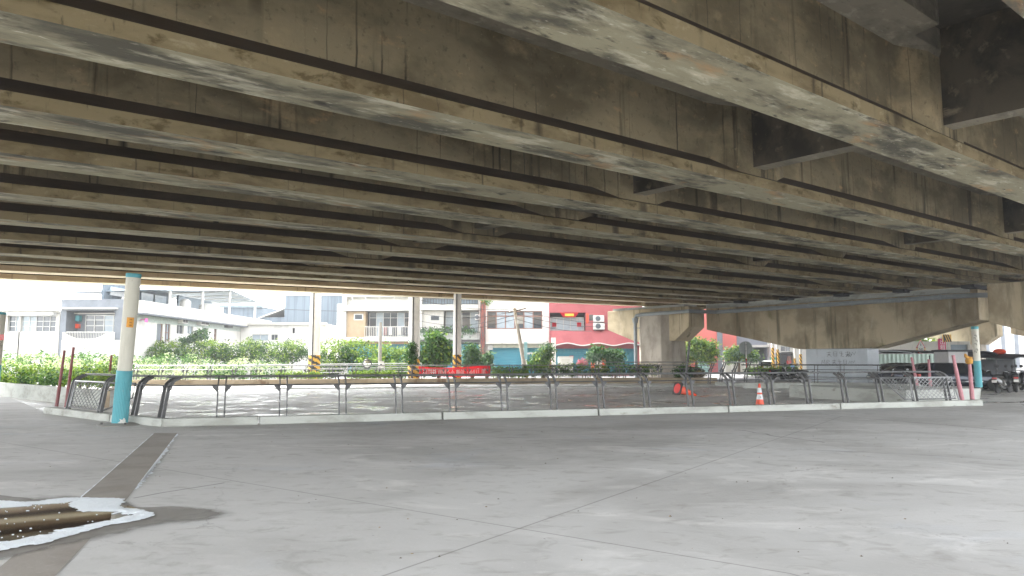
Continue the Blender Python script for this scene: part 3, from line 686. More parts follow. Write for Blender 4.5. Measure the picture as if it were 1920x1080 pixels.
# left return section, around the corner
left_line = path_shift(KL, .10)
T2 = thing('railing', 'short angled dark railing with chain link panel behind the teal wrapped post', 'railing')
tl_px = [(137, 779), (188, 787), (244, 794.5), (293, 799.5)]
tls = [proj_t(gp(*p), left_line) for p in tl_px]
for t_ in tls:
    p, d = pt_on(left_line, t_); post_pair(T2, p, d, away(d))
save = near_line
near_line = left_line
rl2 = [pt_on(left_line, tls[0]+(1-tls[0])*i/8)[0] for i in range(9)]
corner_top = rl[0]
def join_rail(z, off, r, name, mat):
    q = MB(); out = []
    for i, p in enumerate(rl2[:-1]):
        d = (rl2[i+1]-rl2[i]).normalized(); out.append(p+away(d)*off+Vector((0, 0, z)))
    dn = (KP[1]-KP[0]).normalized(); out.append(rl[0]+away(dn)*off+Vector((0, 0, z)))
    q.tube(out, r, 8); q.build(name, mat, T2, smooth=True)
join_rail(1.15, .47, .030, 'top_rail', m_rail); join_rail(.945, .18, .016, 'middle_rail', m_post)
dl = tls[1]-tls[0]
mesh_panel(T2, tls[0]+dl*.05, tls[1]-dl*.02)
def Pl(t_, b): return frame_pt(t_, .05+.11*b/.9, KH+.06+b*.72)
q = MB(); q.tube([Pl(tls[1]+dl*.1, 0), Pl(tls[1]+dl*.75, .5), Pl(tls[1]+dl*.75, 1), Pl(tls[1]+dl*.1, 1)], .02, 6); q.build('panel_frame', m_post, T2)
near_line = save

# ------------------------------------------------------------------ far low wall and its railing
FW = [gp(225, 724), gp(440, 723.5), gp(700, 721), gp(1000, 719.5), gp(1240, 718.5), gp(1345, 719)]
def low_wall(pts, h, th, mat, name, label, cat, cap=None, z0=-.06):
    q = MB(); secs = []
    for i, p in enumerate(pts):
        d = (pts[min(i+1, len(pts)-1)]-pts[max(0, i-1)]).normalized(); n = away(d)
        secs.append([p+Vector((0, 0, z0)), p+n*.02+Vector((0, 0, h)), p+n*th+Vector((0, 0, h)), p+n*th+Vector((0, 0, z0))])
    q.sections(secs, 0); o = q.build(name, mat, bevel=.02); return tag(o, label, cat)
low_wall(FW, .37, .35, m_wall, 'low_wall', 'long low rust stained concrete wall on the far side of the walkway', 'wall')
low_wall([gp(300, 731.5), gp(700, 728), gp(1240, 724.5), gp(1350, 724)], .05, .3, m_kerb, 'kerb', 'pale low kerb strip along the foot of the stained far wall', 'kerb')
T3 = thing('railing', 'far steel railing on top of the rust stained wall', 'railing')
fl_line = path_shift(FW, .12)
NF_ = 24
for i in range(NF_+1):
    p, d = pt_on(fl_line, .02+.92*i/NF_); post_pair(T3, p, d, away(d), h0=.37, H=1.2)
fr = [pt_on(fl_line, i/30)[0] for i in range(31)]
rail_tube(T3, fr, 1.2, .47, .032, 'top_rail', m_rail); rail_tube(T3, fr, .96, .18, .02, 'middle_rail', m_rail)
# thin handrail of the path behind (left)
T4 = thing('handrail', 'thin pale handrail fence in front of the left hedge', 'railing')
h0 = [at(235, 686, 55), at(480, 684, 55), at(700, 682, 55), at(790, 681, 55)]
for dz, r in ((0, .03), (-.3, .022), (-.6, .022)):
    q = MB(); q.tube([p+Vector((0, 0, dz)) for p in h0], r, 6); q.build('rail', m_alu, T4)
for i in range(9):
    p = h0[0].lerp(h0[-1], i/8); q = MB(); q.tube([(p.x, p.y, -.05), (p.x, p.y, p.z)], .03, 6); q.build('post', m_alu, T4)

# right far barrier: kerb, dark rail before the grey column
FR = [gp(1340, 722.5), gp(1412, 725.5)]
low_wall(FR, .2, .35, m_kerb, 'kerb_block', 'short white kerb block under the four dark posts left of the column', 'kerb')
T5 = thing('railing', 'short row of dark leaning railing posts left of the grey column', 'railing')
for i in range(4):
    p = FR[0].lerp(FR[1], (i-.55)/3.1); d = (FR[1]-FR[0]).normalized(); n = away(d)
    post_pair(T5, p, d, n, h0=.05, H=1.42)
q = MB(); q.tube([FR[0]+Vector((-7, .5, 1.42)), FR[0]+Vector((0, .47, 1.42)), FR[1]+Vector((.2, .47, 1.42))], .03, 8); q.build('top_rail', m_rail, T5, smooth=True)
RK = [gp(1395, 728), gp(1525, 728.5), gp(1620, 730), gp(1705, 731.5), gp(1765, 730)]
low_wall(RK, .30, .4, m_kerb, 'low_wall', 'low pale kerb wall running in front of the grey painted column', 'wall')
T6 = thing('railing', 'dark railing on the low kerb wall in front of the grey column', 'railing')
rk = path_shift(RK, .1)
for px_ in (1430, 1528, 1580, 1652, 1705):
    t_ = proj_t(gp(px_, 729.5), rk); p, d = pt_on(rk, t_); post_pair(T6, p, d, away(d), h0=.3, H=1.28)
rr = [pt_on(rk, i/16)[0] for i in range(17)]
rail_tube(T6, rr, 1.28, .46, .035, 'top_rail', m_post); rail_tube(T6, rr, 1.02, .18, .02, 'middle_rail', m_post); rail_tube(T6, rr, .62, .12, .02, 'lower_rail', m_post)

# left planter wall and right concrete plinth
def planter(pts, h, name, label):
    return low_wall(pts, h, .35, m_kerb, name, label, 'wall')
planter([gp(-260, 722), gp(-60, 736), gp(0, 742.5), gp(125, 757), gp(205, 765)], .55, 'low_wall', 'pale low retaining wall at the left edge behind the dark red posts')
o = MB(); A_ = gp(205, 765); B_ = gp(246, 727)
o.sections([[A_+Vector((0, 0, -.01)), A_+Vector((.0, 0, .55)), A_+Vector((-.4, .3, .55)), A_+Vector((-.4, .3, -.01))], [B_+Vector((0, 0, -.06)), B_+Vector((0, 0, .37)), B_+Vector((-.4, .1, .37)), B_+Vector((-.4, .1, -.06))]], 0)
tag(o.build('low_wall', m_wall, bevel=.02), 'return of the retaining wall seen through the left chain link panel', 'wall')
# right plinth: trapezoid block whose right end leans
pa, pb = gp(1700, 757), gp(1838, 752); d = (pb-pa).normalized(); n = away(d)
o = MB(); 
o.sections([[pa+n*a+Vector((0, 0, z)) for a, z in ((0, -.01), (.02, .48), (5.5, .48), (5.5, -.01))], [pb+n*a+Vector((0, 0, z))+d*(.14 if z > 0 else 0) for a, z in ((0, -.01), (.02, .48), (5.5, .48), (5.5, -.01))]], 0)
tag(o.build('concrete_plinth', m_kerb, bevel=.025), 'pale concrete plinth with slanted end under the right teal post', 'plinth')

# ------------------------------------------------------------------ posts with teal sleeves
def sleeve_post(label, base, top, r, teal_h, ribs=False, plate=None, tape=False, cat='post'):
    t = thing('striped_post', label, cat, base); ax = top-base; H = ax.length; axn = ax.normalized()
    Mq = axn.to_track_quat('Z', 'Y').to_matrix()
    q = MB(); q.lathe([(r, teal_h), (r, H-.1)], 22, M=Mq); q.build('pole', m_cream, t, smooth=True)
    q = MB(); q.lathe([(r*1.04, H-.1), (r*1.06, H-.02), (r*.98, H)], 22, M=Mq); q.build('cap', m_teal, t, smooth=True)
    q = MB(); 
    if ribs:
        n = 64; prof = []
        o_ = len(q.v)
        for z in (.0, teal_h-.26):
            for k in range(n):
                a = 2*math.pi*k/n; rr_ = r*1.08 if k % 2 else r*1.03
                q.v.append(tuple(Mq @ Vector((rr_*math.cos(a), rr_*math.sin(a), z))))
        for k in range(n): q.f.append((o_+k, o_+(k+1) % n, o_+n+(k+1) % n, o_+n+k)); q.m.append(0)
        q.lathe([(r*1.09, teal_h-.26), (r*1.09, teal_h)], 28, M=Mq)
        for z in (.45*teal_h, .72*teal_h): q.lathe([(r*1.09, z), (r*1.10, z+.012), (r*1.09, z+.024)], 28, M=Mq)
    else: q.lathe([(r*1.03, 0), (r*1.03, teal_h)], 22, M=Mq)
    q.build('teal_sleeve', m_teal, t, smooth=not ribs)
    if plate:
        q = MB(); q.lathe([(plate, -.005), (plate*.92, .025), (plate*.62, .05), (plate*.55, .055)], 16); q.build('base_plate', m_wetfl, t)
        for k in range(4):
            a = R(45+90*k); q = MB(); q.lathe([(.028, .02), (.028, .07), (.018, .08)], 8, c0=(plate*.76*math.cos(a), plate*.76*math.sin(a), 0)); q.build('bolt', m_post, t)
    return t, Mq, H
pb_ = gp(224, 797); 
tp, Mq, H = sleeve_post('tall cream post with ribbed teal sleeve at the left railing corner', pb_, at(251, 513, 18.15), .165, 1.30, True, .52)
def sticker(t, Mq, r, z0, z1, a0, a1, mat, name='sticker'):
    q = MB(); n = 6; rows = []
    for z in (z0, z1):
        rows.append([tuple(Mq @ Vector((r*math.cos(a0+(a1-a0)*k/n), r*math.sin(a0+(a1-a0)*k/n), z))) for k in range(n+1)])
    q.sections(rows, 0, close=False, cap=False); return q.build(name, mat, t)
# face of the post towards the camera: local angle found from the view direction
def face_angle(Mq, base): 
    v = Mq.inverted() @ (Vector((0, 0, 1))-Vector((base.x, base.y, 0))); return math.atan2(v.y, v.x)
fa = face_angle(Mq, pb_)
m_stick = plain('orange_sticker', c(206, 142, 34), .5, var=.15, scale=20)
st_ = sticker(tp, Mq, .1665, 2.34, 2.58, fa-.35, fa+.62, m_stick)
q = MB()
def on_post(a, z, r=.168): return Mq @ Vector((r*math.cos(a), r*math.sin(a), z))
for zz in (2.53, 2.46, 2.39):
    for da in (-.08, .02, .1, .2): 
        q.add([on_post(fa+da+.1, zz-.018), on_post(fa+da+.15, zz-.018), on_post(fa+da+.15, zz+.018), on_post(fa+da+.1, zz+.018)], [(0, 1, 2, 3)])
q.build('sticker_print', plain('dark_print', c(110, 70, 20), .6), st_)
# torn hole at the bottom of the sleeve
q = MB(); rg = random.Random(3); ctr = on_post(fa+.35, .1, .181)
tx = Mq @ Vector((-math.sin(fa+.35), math.cos(fa+.35), 0)); pts = []
for k in range(18):
    a = 2*math.pi*k/18; rr_ = rg.uniform(.045, .13); pts.append((math.cos(a)*rr_*.9, math.sin(a)*rr_*.8))
q.add([on_post(fa+.35+px_/.18, .11+pz_, .181) for px_, pz_ in pts], [tuple(range(18))]); q.build('torn_patch', m_white, tp)
pr_ = gp(1833, 733); prb = at(1835.5, 729.5, 30.2); prb.z = .482
tq, Mq2, H2 = sleeve_post('slim grey post with smooth teal foot standing on the right plinth', prb, at(1827.5, 612, 30.0), .128, 1.05)
fa2 = face_angle(Mq2, prb)
q = MB()
for k, (a, z) in enumerate([(-.2, 1.95), (.05, 2.05), (.2, 1.85), (-.1, 1.72), (.1, 1.5), (-.25, 1.42)]):
    pp = [Mq2 @ Vector((.131*math.cos(fa2+a+dx), .131*math.sin(fa2+a+dx), z+dz)) for dx, dz in ((-.25, 0), (-.1, .05), (.05, -.03), (.2, .04), (.3, -.05))]
    q.tube(pp, .008, 4)
q.build('graffiti', m_black, tq)
pl_ = gp(-20, 748); plb = at(-14, 735, 30); plb.z = 0
sleeve_post('cream post with red label cut by the left photo edge', plb, at(1, 586, 30.3), .20, 1.35)
q = MB(); q.bb((at(1, 640, 29.9).x-.02, 29.86, at(1, 638, 29.9).z), (at(8, 640, 29.9).x, 29.88, at(1, 627, 29.9).z))
o_ = q.build('sticker', m_redlight); o_.parent = [x for x in bpy.data.objects if x.get('label', '').startswith('cream post with red')][0]
o_.matrix_parent_inverse = Matrix.Translation(-plb)

# thin leaning red posts
def red_post(label, base, top, r, mat, sq=True, extra=None):
    t = tag(None or (lambda o: o)(MBpost(base, top, r, mat)), label, 'post', 'leaning red posts'); return t
def MBpost(base, top, r, mat):
    q = MB(); d = top-base; q.tube([base, base.lerp(top, .34), base.lerp(top, .36), base.lerp(top, .7), base.lerp(top, .72), top], [r*1.05, r*1.05, r*.9, r*.9, r*.78, r*.78], 10)
    return q.build('leaning_post', mat, smooth=True)
def kz(p, z=KH): p = p.copy(); p.z = z; return p
b1 = kz(gp(102, 775)); b1 = b1+Vector((-.02, .12, 0))
red_post('dark red leaning post at the very end of the left kerb', b1, at(121, 657, b1.y+.15), .048, m_redpole)
b2 = kz(gp(117, 777)); b2 = b2+Vector((.02, .12, 0))
red_post('taller dark red leaning post next to the left chain link panel', b2, at(138, 651, b2.y+.15), .048, m_redpole)
b3 = kz(gp(202, 733), .0)
red_post('far dark red post left of the cream post', b3, at(209, 666, b3.y+.3), .07, m_redpole)
b4 = kz(gp(1810, 761.5)); b4 += Vector((0, .16, 0))
red_post('faded pink post leaning left beside the mesh panel end', b4, at(1787, 666, b4.y+.1), .07, m_pinkpole)
b5 = kz(gp(1829, 760)); b5 += Vector((0, .16, 0))
tpk = red_post('faded pink post with a yellow rag tied on its top', b5, at(1817.5, 678, b5.y+.1), .07, m_pinkpole)
q = MB(); tt = at(1817, 675, b5.y+.1); rg = random.Random(8)
q.lathe([(.03, -.16), (.11, -.12), (.13, -.02), (.1, .05), (.12, .1), (.03, .13)], 9, c0=tt); q.tube([tt+Vector((-.05, -.05, .08)), tt+Vector((-.14, -.06, .12)), tt+Vector((-.16, -.05, .22))], [.05, .06, .03], 7)
tag(q.build('cloth_rag', plain('mustard_cloth', c(176, 128, 48), .8, var=.3, scale=18), smooth=True), 'crumpled mustard rag tied on top of a pink post', 'rag')
b6 = kz(gp(1722, 733), 0); red_post('faded pink post behind the chain link gate, left one', b6, at(1709, 670, b6.y+.2), .075, m_pinkpole)
b7 = kz(gp(1745, 733), 0); red_post('faded pink post behind the chain link gate, near the wagon bonnet', b7, at(1741, 674, b7.y+.2), .075, m_pinkpole)

# ------------------------------------------------------------------ traffic cones
def cone(label, loc, rot=None, upright=True):
    m_band = m_conewhite if upright else m_orange
    t = thing('traffic_cone', label, 'traffic cone', loc, rot or (0, 0, 0), 'orange traffic cones')
    q = MB(); h = .70
    prof = lambda z: .145-(.145-.032)*(z/h)
    q.lathe([(prof(z), z+.035) for z in (0, .18)], 28, m=0); q.build('lower_cone', m_orange, t, smooth=True)
    q = MB(); q.lathe([(prof(.18)*1.01, .215), (prof(.35)*1.01, .385)], 28); w1 = q.build('white_band' if upright else 'middle_band', m_band, t, smooth=True)
    q = MB(); q.lathe([(prof(.35), .385), (prof(.41), .445)], 28); q.build('orange_band', m_orange, t, smooth=True)
    q = MB(); q.lathe([(prof(.41)*1.01, .445), (prof(.57)*1.01, .605)], 28); q.build('white_band' if upright else 'upper_band', m_band, t, smooth=True)
    q = MB(); q.lathe([(prof(.57), .605), (prof(.70), .735), (.026, .745), (.02, .7)], 28); q.build('tip', m_orange, t, smooth=True)
    q = MB(); s = .175; poly = []
    for k in range(4):
        for da in (-12, 0, 12):
            a = R(45+90*k+da*.9); rr_ = s*1.36 if da == 0 else s*1.30; poly.append((rr_*math.cos(a), rr_*math.sin(a)))
    o = len(q.v); n = 12
    ring = [(0.153*math.cos(R(45+30*k-30)), .153*math.sin(R(45+30*k-30))) for k in range(12)]
    for z in (0, .035):
        q.v += [(p[0], p[1], z) for p in poly]+[(p[0], p[1], z) for p in ring]
    for k in range(n):
        j = (k+1) % n
        q.f += [(k, j, n+j, n+k), (2*n+k, 3*n+k, 3*n+j, 2*n+j), (k, 2*n+k, 2*n+j, j), (n+k, n+j, 3*n+j, 3*n+k)]; q.m += [0]*4
    q.build('base', m_black, t)
    q = MB(); q.lathe([(.152, -.002), (.15, .0), (.13, .05), (.05, .55)], 24); q.build('inner_cone', m_redin, t, smooth=True)
    return t, w1
cn, wb_ = cone('upright orange traffic cone with two white reflective bands behind the railing', gp(1425, 760.5))
q = MB(); q.tube([(-.015, -.119, .33), (-.02, -.121, .28), (.005, -.123, .26)], .008, 5); q.build('scuff_mark', m_black, wb_)
cl = gp(1278, 743.5); 
# lying on its side: base edge and tip touch the floor, tip pointing right and slightly away
tilt = math.atan2(.255-.03, .73)
ax = Vector((.90, .44, 0)).normalized()*math.cos(tilt)+Vector((0, 0, -math.sin(tilt)))
base_c = Vector((cl.x-.18, cl.y, .345))
qd = ax.to_track_quat('Z', 'Y'); 
cone('fallen orange traffic cone lying with its red hollow base towards us', base_c, tuple(qd.to_euler()), False)[0].scale = (1.42, 1.42, 1.42)

# grit, chips and blown leaves on the floor
q = MB(); rg = random.Random(21)
for i in range(420):
    x = rg.uniform(-9, 16); y = rg.uniform(5, 24)
    if y > 18+.33*x and rg.random() < .9: y = 18.2+.36*(x+6)+rg.uniform(-1.1, .5)
    if -5.6 < x < -3 and 5 < y < 9: continue
    s = rg.uniform(.004, .016); h = s*rg.uniform(.3, .8); k = 5; a0 = rg.uniform(0, 6)
    if y > 17.7+.345*(x+8.1): continue
    pts = [(x+math.cos(a0+6.283*j/k)*s*rg.uniform(.6, 1.3), y+math.sin(a0+6.283*j/k)*s*rg.uniform(.6, 1.3)) for j in range(k)]
    o_ = len(q.v); q.v += [(a, b, .001) for a, b in pts]+[(x, y, .001+h)]
    for j in range(k): q.f.append((o_+j, o_+(j+1) % k, o_+k)); q.m.append(rg.choice((0, 0, 1)))
g_ = q.build('floor_grit', [plain('dark_grit', c(96, 90, 80), .9), plain('dry_leaf_bits', c(150, 128, 92), .9)]); g_['kind'] = 'stuff'
tag(g_, 'scattered grit and dry leaf bits on the concrete floor', 'grit')
# ================================================================== VEGETATION
def leaves(name, blobs, n, size, mats, parent=None, seed=1, fill=.55, flat=1.0, loc=None):
    """leaf clumps: many small leaf faces spread through ellipsoid volumes with an uneven outline"""
    rg = random.Random(seed); q = MB(); vol = [b[3]*b[4]+b[3]*b[5]+b[4]*b[5] for b in blobs]; T = sum(vol)
    for b, vv in zip(blobs, vol):
        k = max(6, int(n*vv/T)); cx_, cy_, cz_, rx, ry, rz = b
        ncl = max(4, k//14); mi = 0
        for ci in range(ncl):
            u1 = rg.uniform(-1, 1); a = rg.uniform(0, 2*math.pi); rr_ = (1-u1*u1)**.5
            rad = fill+(1.06-fill)*rg.random()**.6
            bump = 1+.22*mnoise.noise(Vector((rr_*math.cos(a)*2+b[0], rr_*math.sin(a)*2+b[1], u1*2+seed)))
            cc = Vector((cx_+rx*rr_*math.cos(a)*rad*bump, cy_+ry*rr_*math.sin(a)*rad*bump, cz_+rz*u1*rad*bump))
            out = Vector((rr_*math.cos(a)/rx, rr_*math.sin(a)/ry, u1/rz)).normalized()
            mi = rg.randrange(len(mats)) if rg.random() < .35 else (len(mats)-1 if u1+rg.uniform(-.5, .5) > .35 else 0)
            for li in range(14):
                p = cc+Vector((rg.gauss(0, 1), rg.gauss(0, 1), rg.gauss(0, .8)))*size*1.7
                nr = (out*.6+Vector((rg.uniform(-1, 1), rg.uniform(-1, 1), rg.uniform(-.3, 1)))).normalized()
                t = nr.orthogonal().normalized(); t = Matrix.Rotation(rg.uniform(0, 6.28), 3, nr) @ t; bt = nr.cross(t)
                s = size*rg.uniform(.6, 1.35); l = s*1.0; w2 = s*.48*flat
                q.add([p-t*l, p+bt*w2, p+t*l, p-bt*w2], [(0, 1, 2, 3)], mi)
    return q.build(name, mats, parent, loc=loc)
def px_blob(x, y, Y, rxp, ryp, depth=None):
    p = at(x, y, Y); k = Y/FPX; return (p.x, p.y, p.z, rxp*k, (depth if depth else rxp*k*.8), ryp*k)
def bush(name, label, cat, blobs, n, size, mats, seed, group=None):
    """a shrub is leafage over a few stems rooted in the ground"""
    x0 = sum(b[0] for b in blobs)/len(blobs); y0 = sum(b[1] for b in blobs)/len(blobs)
    t = thing(name, label, cat, (x0, y0, -.05), 0, group)
    bl = [(b[0]-x0, b[1]-y0, b[2]+.05, b[3], b[4], b[5]) for b in blobs]
    leaves('foliage', bl, n, size, mats, t, seed)
    q = MB()
    for b in bl:
        q.tube([(b[0], b[1], 0), (b[0]+.03, b[1], max(.1, b[2]*.6)), (b[0]-.04, b[1]+.05, max(.2, b[2]))], [.06, .05, .02], 6)
    q.build('stem', m_bark, t); return t
DK = [LF_dark, LF_mid]; MD = [LF_mid, LF_lite]; LT = [LF_lite, LF_mid]; BL = [LF_blue, LF_mid]; PL = [LF_sunlit, LF_mid]
# left garden behind the low retaining wall
bush('bush', 'mid green leafy bush at the left photo edge behind the retaining wall', 'bush', [px_blob(20, 705, 37, 45, 22), px_blob(75, 706, 37, 40, 20), px_blob(120, 708, 36.5, 40, 17)], 5200, .075, MD, 11)
bush('bush', 'low green bush right behind the dark red posts', 'bush', [px_blob(165, 703, 38, 40, 18), px_blob(215, 690, 40, 28, 20), px_blob(200, 712, 38, 40, 10)], 3800, .075, [LF_mid, LF_dark, LF_lite], 12)
bush('creeper_mound', 'rounded mound overgrown with pale sunlit creeper behind the left bushes', 'creeper mound', [px_blob(65, 678, 47, 85, 13, 3.0), px_blob(170, 678, 47, 65, 14, 3.0)], 4200, .09, PL, 13)
bush('creeper_mound', 'broad pale sunlit creeper mound right of the cream post', 'creeper mound', [px_blob(330, 690, 53, 75, 24, 3.5), px_blob(270, 692, 53, 45, 20, 3)], 4600, .09, PL, 14)
bush('creeper_mound', 'creeper mound with dark leaves on its crest behind the handrail', 'creeper mound', [px_blob(470, 694, 56, 72, 18, 3.2), px_blob(420, 698, 56, 40, 12, 2.6)], 3600, .09, [LF_mid, LF_sunlit], 15)
x_ = 0
hedges = [(40, 660, 63, 60, 12, 'wild hedge below the shuttered cream house'), (140, 660, 63, 55, 13, 'wild hedge below the balcony of the grey house'),
          (225, 656, 63, 40, 16, 'wild hedge just left of the cream post'), (300, 656, 64, 48, 17, 'wild hedge below the long white side wall'),
          (385, 655, 65, 45, 18, 'wild hedge in front of the potted garden by the white wall'), (455, 656, 66, 45, 19, 'dark wild hedge in front of the low white sheds'),
          (530, 656, 66, 48, 19, 'dark wild hedge left of the thickest striped pole')]
for i, (x, y, Y, rx, ry, lab) in enumerate(hedges):
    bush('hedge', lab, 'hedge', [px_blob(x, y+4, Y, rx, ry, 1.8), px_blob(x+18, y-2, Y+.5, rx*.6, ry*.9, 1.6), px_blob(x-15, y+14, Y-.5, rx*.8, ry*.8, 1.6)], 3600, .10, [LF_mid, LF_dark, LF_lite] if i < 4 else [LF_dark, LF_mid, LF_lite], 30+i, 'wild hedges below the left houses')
bush('bush', 'large bamboo like bush right of the thickest striped pole', 'bush', [px_blob(630, 665, 60, 38, 28, 2), px_blob(670, 664, 60, 34, 26, 2), px_blob(610, 690, 59, 30, 20, 1.8)], 6000, .10, [LF_dark, LF_mid, LF_lite], 41)
bush('bush', 'pale green bush below the railed balcony', 'bush', [px_blob(722, 672, 60, 30, 28, 2), px_blob(700, 688, 58, 28, 18, 1.8)], 4200, .10, [LF_mid, LF_lite], 42)
bush('bush', 'bush left of the tall pole with ivy', 'bush', [px_blob(755, 676, 60, 22, 24, 1.6), px_blob(745, 692, 57, 24, 14, 1.6)], 3000, .10, [LF_mid, LF_lite], 43)
# clipped hedges on the far wall planter
def box_hedge(label, px0, px1, ytop, ybot, Y0, Y1, mats, seed, n=5200, th=1.0, size=.06, cat='hedge', name='clipped_hedge'):
    blobs = []; m_ = 10
    for i in range(m_):
        t = (i+.5)/m_; x = px0+(px1-px0)*t; Y = Y0+(Y1-Y0)*t; k = Y/FPX
        p = at(x, (ytop+ybot)/2, Y); blobs.append((p.x, p.y, p.z, (px1-px0)/m_*k*.75, th*.5, (ybot-ytop)/2*k))
    t = thing(name, label, cat, (blobs[5][0], blobs[5][1], .0)); x0, y0 = blobs[5][0], blobs[5][1]
    bl = [(b[0]-x0, b[1]-y0, b[2], b[3], b[4], b[5]) for b in blobs]
    leaves('foliage', bl, n, size, mats, t, seed, fill=.7)
    q = MB()
    for b in bl: q.tube([(b[0], b[1], 0), (b[0], b[1], b[2])], [.04, .02], 5)
    q.build('stem', m_bark, t)
box_hedge('clipped dark green hedge on the far wall in front of the teal shutters', 985, 1235, 684, 704, 51.6, 53.4, [LF_dark, LF_mid, LF_lite, LF_lite], 51, 9000)
box_hedge('paler left end of the clipped hedge beside the red banner', 922, 990, 688, 706, 51.2, 51.6, LT, 52, 3000)
box_hedge('row of bright yellow green bedding plants behind the far railing', 655, 742, 697, 707, 50.2, 50.4, [LF_lite], 53, 2600, .6, .07, 'plants', 'bedding_plants')
box_hedge('bright low plants left of the thickest striped pole', 520, 600, 699, 708, 50.0, 50.2, [LF_lite], 54, 1800, .6, .07, 'plants', 'bedding_plants')
box_hedge('clipped hedge between the dark posts and the grey column', 1405, 1496, 689, 704, 70, 71, [LF_mid, LF_lite, LF_lite], 55, 5600, 1.4, .085)
bush('bush', 'glossy green shrub at the foot of the pale pier column', 'bush', [px_blob(1282, 698, 51.5, 15, 11), px_blob(1300, 699, 51.5, 14, 9)], 2600, .08, [LF_dark, LF_mid], 56)
bush('bush', 'reddish brown low shrub right of the pale pier column', 'bush', [px_blob(1312, 702, 51, 10, 7)], 900, .06, [leaf_mat('bronze_leaves', c(72, 62, 48), c(120, 104, 82), c(150, 142, 96))], 57)
for i, (x, lab) in enumerate([(8, 'yellow green potted plant at the foot of the left photo edge'), (150, 'yellow green plant behind the dark red posts'), (192, 'small yellow green plant beside the far dark red post')]):
    bush('plant', lab, 'plant', [px_blob(x, 711, 35, 9, 7)], 260, .09, [LF_lite], 60+i)
def tree(name, label, px, ybase, Y, trunk_h, blobs, n, size, mats, seed, r=.14, group=None):
    p = at(px, ybase, Y); t = thing(name, label, 'tree', (p.x, p.y, -.05), 0, group); rg = random.Random(seed)
    bl = [(b[0]-p.x, b[1]-p.y, b[2]+.05, b[3], b[4], b[5]) for b in blobs]
    q = MB(); top = Vector((.1, 0, trunk_h)); q.tube([(0, 0, 0), (.05, 0, trunk_h*.5), top], [r*1.3, r, r*.75], 8)
    for b in bl:
        e = Vector((b[0], b[1], b[2])); q.tube([top, top.lerp(e, .5)+Vector((rg.uniform(-.2, .2), 0, .15)), e], [r*.6, r*.4, r*.15], 6)
    q.build('trunk', m_bark, t, smooth=True); leaves('crown', bl, n, size, mats, t, seed, fill=.35)
    return t
tree('broadleaf_tree', 'leafy young tree between the two tall poles behind the banner', 822, 700, 57, 1.2, [px_blob(812, 652, 57, 13, 12), px_blob(830, 648, 57, 12, 9), px_blob(798, 668, 57, 14, 11), px_blob(842, 662, 57, 10, 8), px_blob(816, 633, 57, 9, 8), px_blob(806, 684, 57, 17, 14), px_blob(833, 676, 57, 8, 7), px_blob(824, 664, 57, 10, 9), px_blob(803, 640, 57, 5, 5)], 3600, .16, [LF_mid, LF_lite, LF_dark], 71)
tree('broadleaf_tree', 'bright yellow green tree right of the pale pier column', 1305, 697, 80, 2.2, [px_blob(1308, 655, 80, 26, 16), px_blob(1330, 655, 80, 18, 14), px_blob(1290, 664, 80, 15, 18), px_blob(1325, 672, 80, 16, 10), px_blob(1305, 640, 80, 14, 8)], 4600, .15, [LF_lite, LF_mid], 72)
tree('broadleaf_tree', 'small blue green tree behind the round sign back', 1385, 695, 83, 1.8, [px_blob(1378, 662, 83, 16, 13), px_blob(1395, 664, 83, 14, 12), px_blob(1370, 672, 83, 12, 8), px_blob(1410, 668, 83, 10, 9)], 3000, .15, [LF_blue, LF_mid, LF_lite], 73)
tree('shrub_tree', 'pale dusty shrub right of the striped pole behind the banner', 885, 700, 58, .8, [px_blob(884, 668, 58, 15, 20), px_blob(895, 682, 58, 12, 12), px_blob(878, 688, 58, 12, 12)], 3000, .10, BL, 74)
tree('shrub_tree', 'pale shrub leaning against the brick pillar foot', 912, 700, 60, .7, [px_blob(910, 682, 60, 9, 14), px_blob(916, 670, 60, 7, 8)], 1500, .10, BL, 75)
tree('shrub_tree', 'loose shrub between the leaning pole and the white pillar', 1018, 700, 62, .8, [px_blob(1015, 675, 62, 16, 16), px_blob(1026, 660, 62, 10, 14), px_blob(1003, 680, 62, 10, 8)], 2600, .11, [LF_mid, LF_lite, LF_blue], 76)
tree('potted_tree', 'feathery potted tree left of the red couplet door', 1120, 705, 66, .9, [px_blob(1118, 660, 66, 10, 10), px_blob(1130, 664, 66, 8, 8), px_blob(1112, 668, 66, 8, 8)], 1300, .14, BL, 77, .07)
tree('potted_tree', 'feathery potted tree right of the red couplet door', 1153, 705, 66, .9, [px_blob(1150, 666, 66, 10, 9), px_blob(1160, 670, 66, 8, 9), px_blob(1145, 675, 66, 7, 8)], 1300, .14, BL, 78, .07)
bush('potted_plant', 'pink flowering plant on the pavement before the teal wall', 'plant', [px_blob(1092, 680, 66, 7, 5)], 500, .08, [leaf_mat('pink_flowers', c(150, 60, 80), c(196, 110, 130), c(90, 130, 70))], 79)
bush('potted_plant', 'potted garden plants beside the white side wall', 'plant', [px_blob(365, 632, 68, 10, 10), px_blob(378, 627, 68, 9, 9), px_blob(345, 640, 68, 8, 6)], 1200, .12, BL, 80)
for i, (x, y, rx, ry, lab) in enumerate([(1690, 650, 22, 9, 'distant bright tree above the left end of the green fence'), (1745, 651, 26, 10, 'distant bright tree behind the warning signs'), (1720, 644, 18, 8, 'distant pale tree crown between the signs and the pier cap')]):
    tree('broadleaf_tree', lab, x, 690, 105, 2.0, [px_blob(x, y, 105, rx, ry), px_blob(x-8, y+5, 105, rx*.7, ry*.8)], 1800, .22, [LF_mid, LF_lite], 85+i)
bush('climbing_ivy', 'climbing ivy cone at the foot of the tall middle pole', 'ivy', [px_blob(772, 668, 52.0, 7, 16, .35), px_blob(772, 652, 52.0, 4, 9, .25)], 1500, .08, DK, 90)
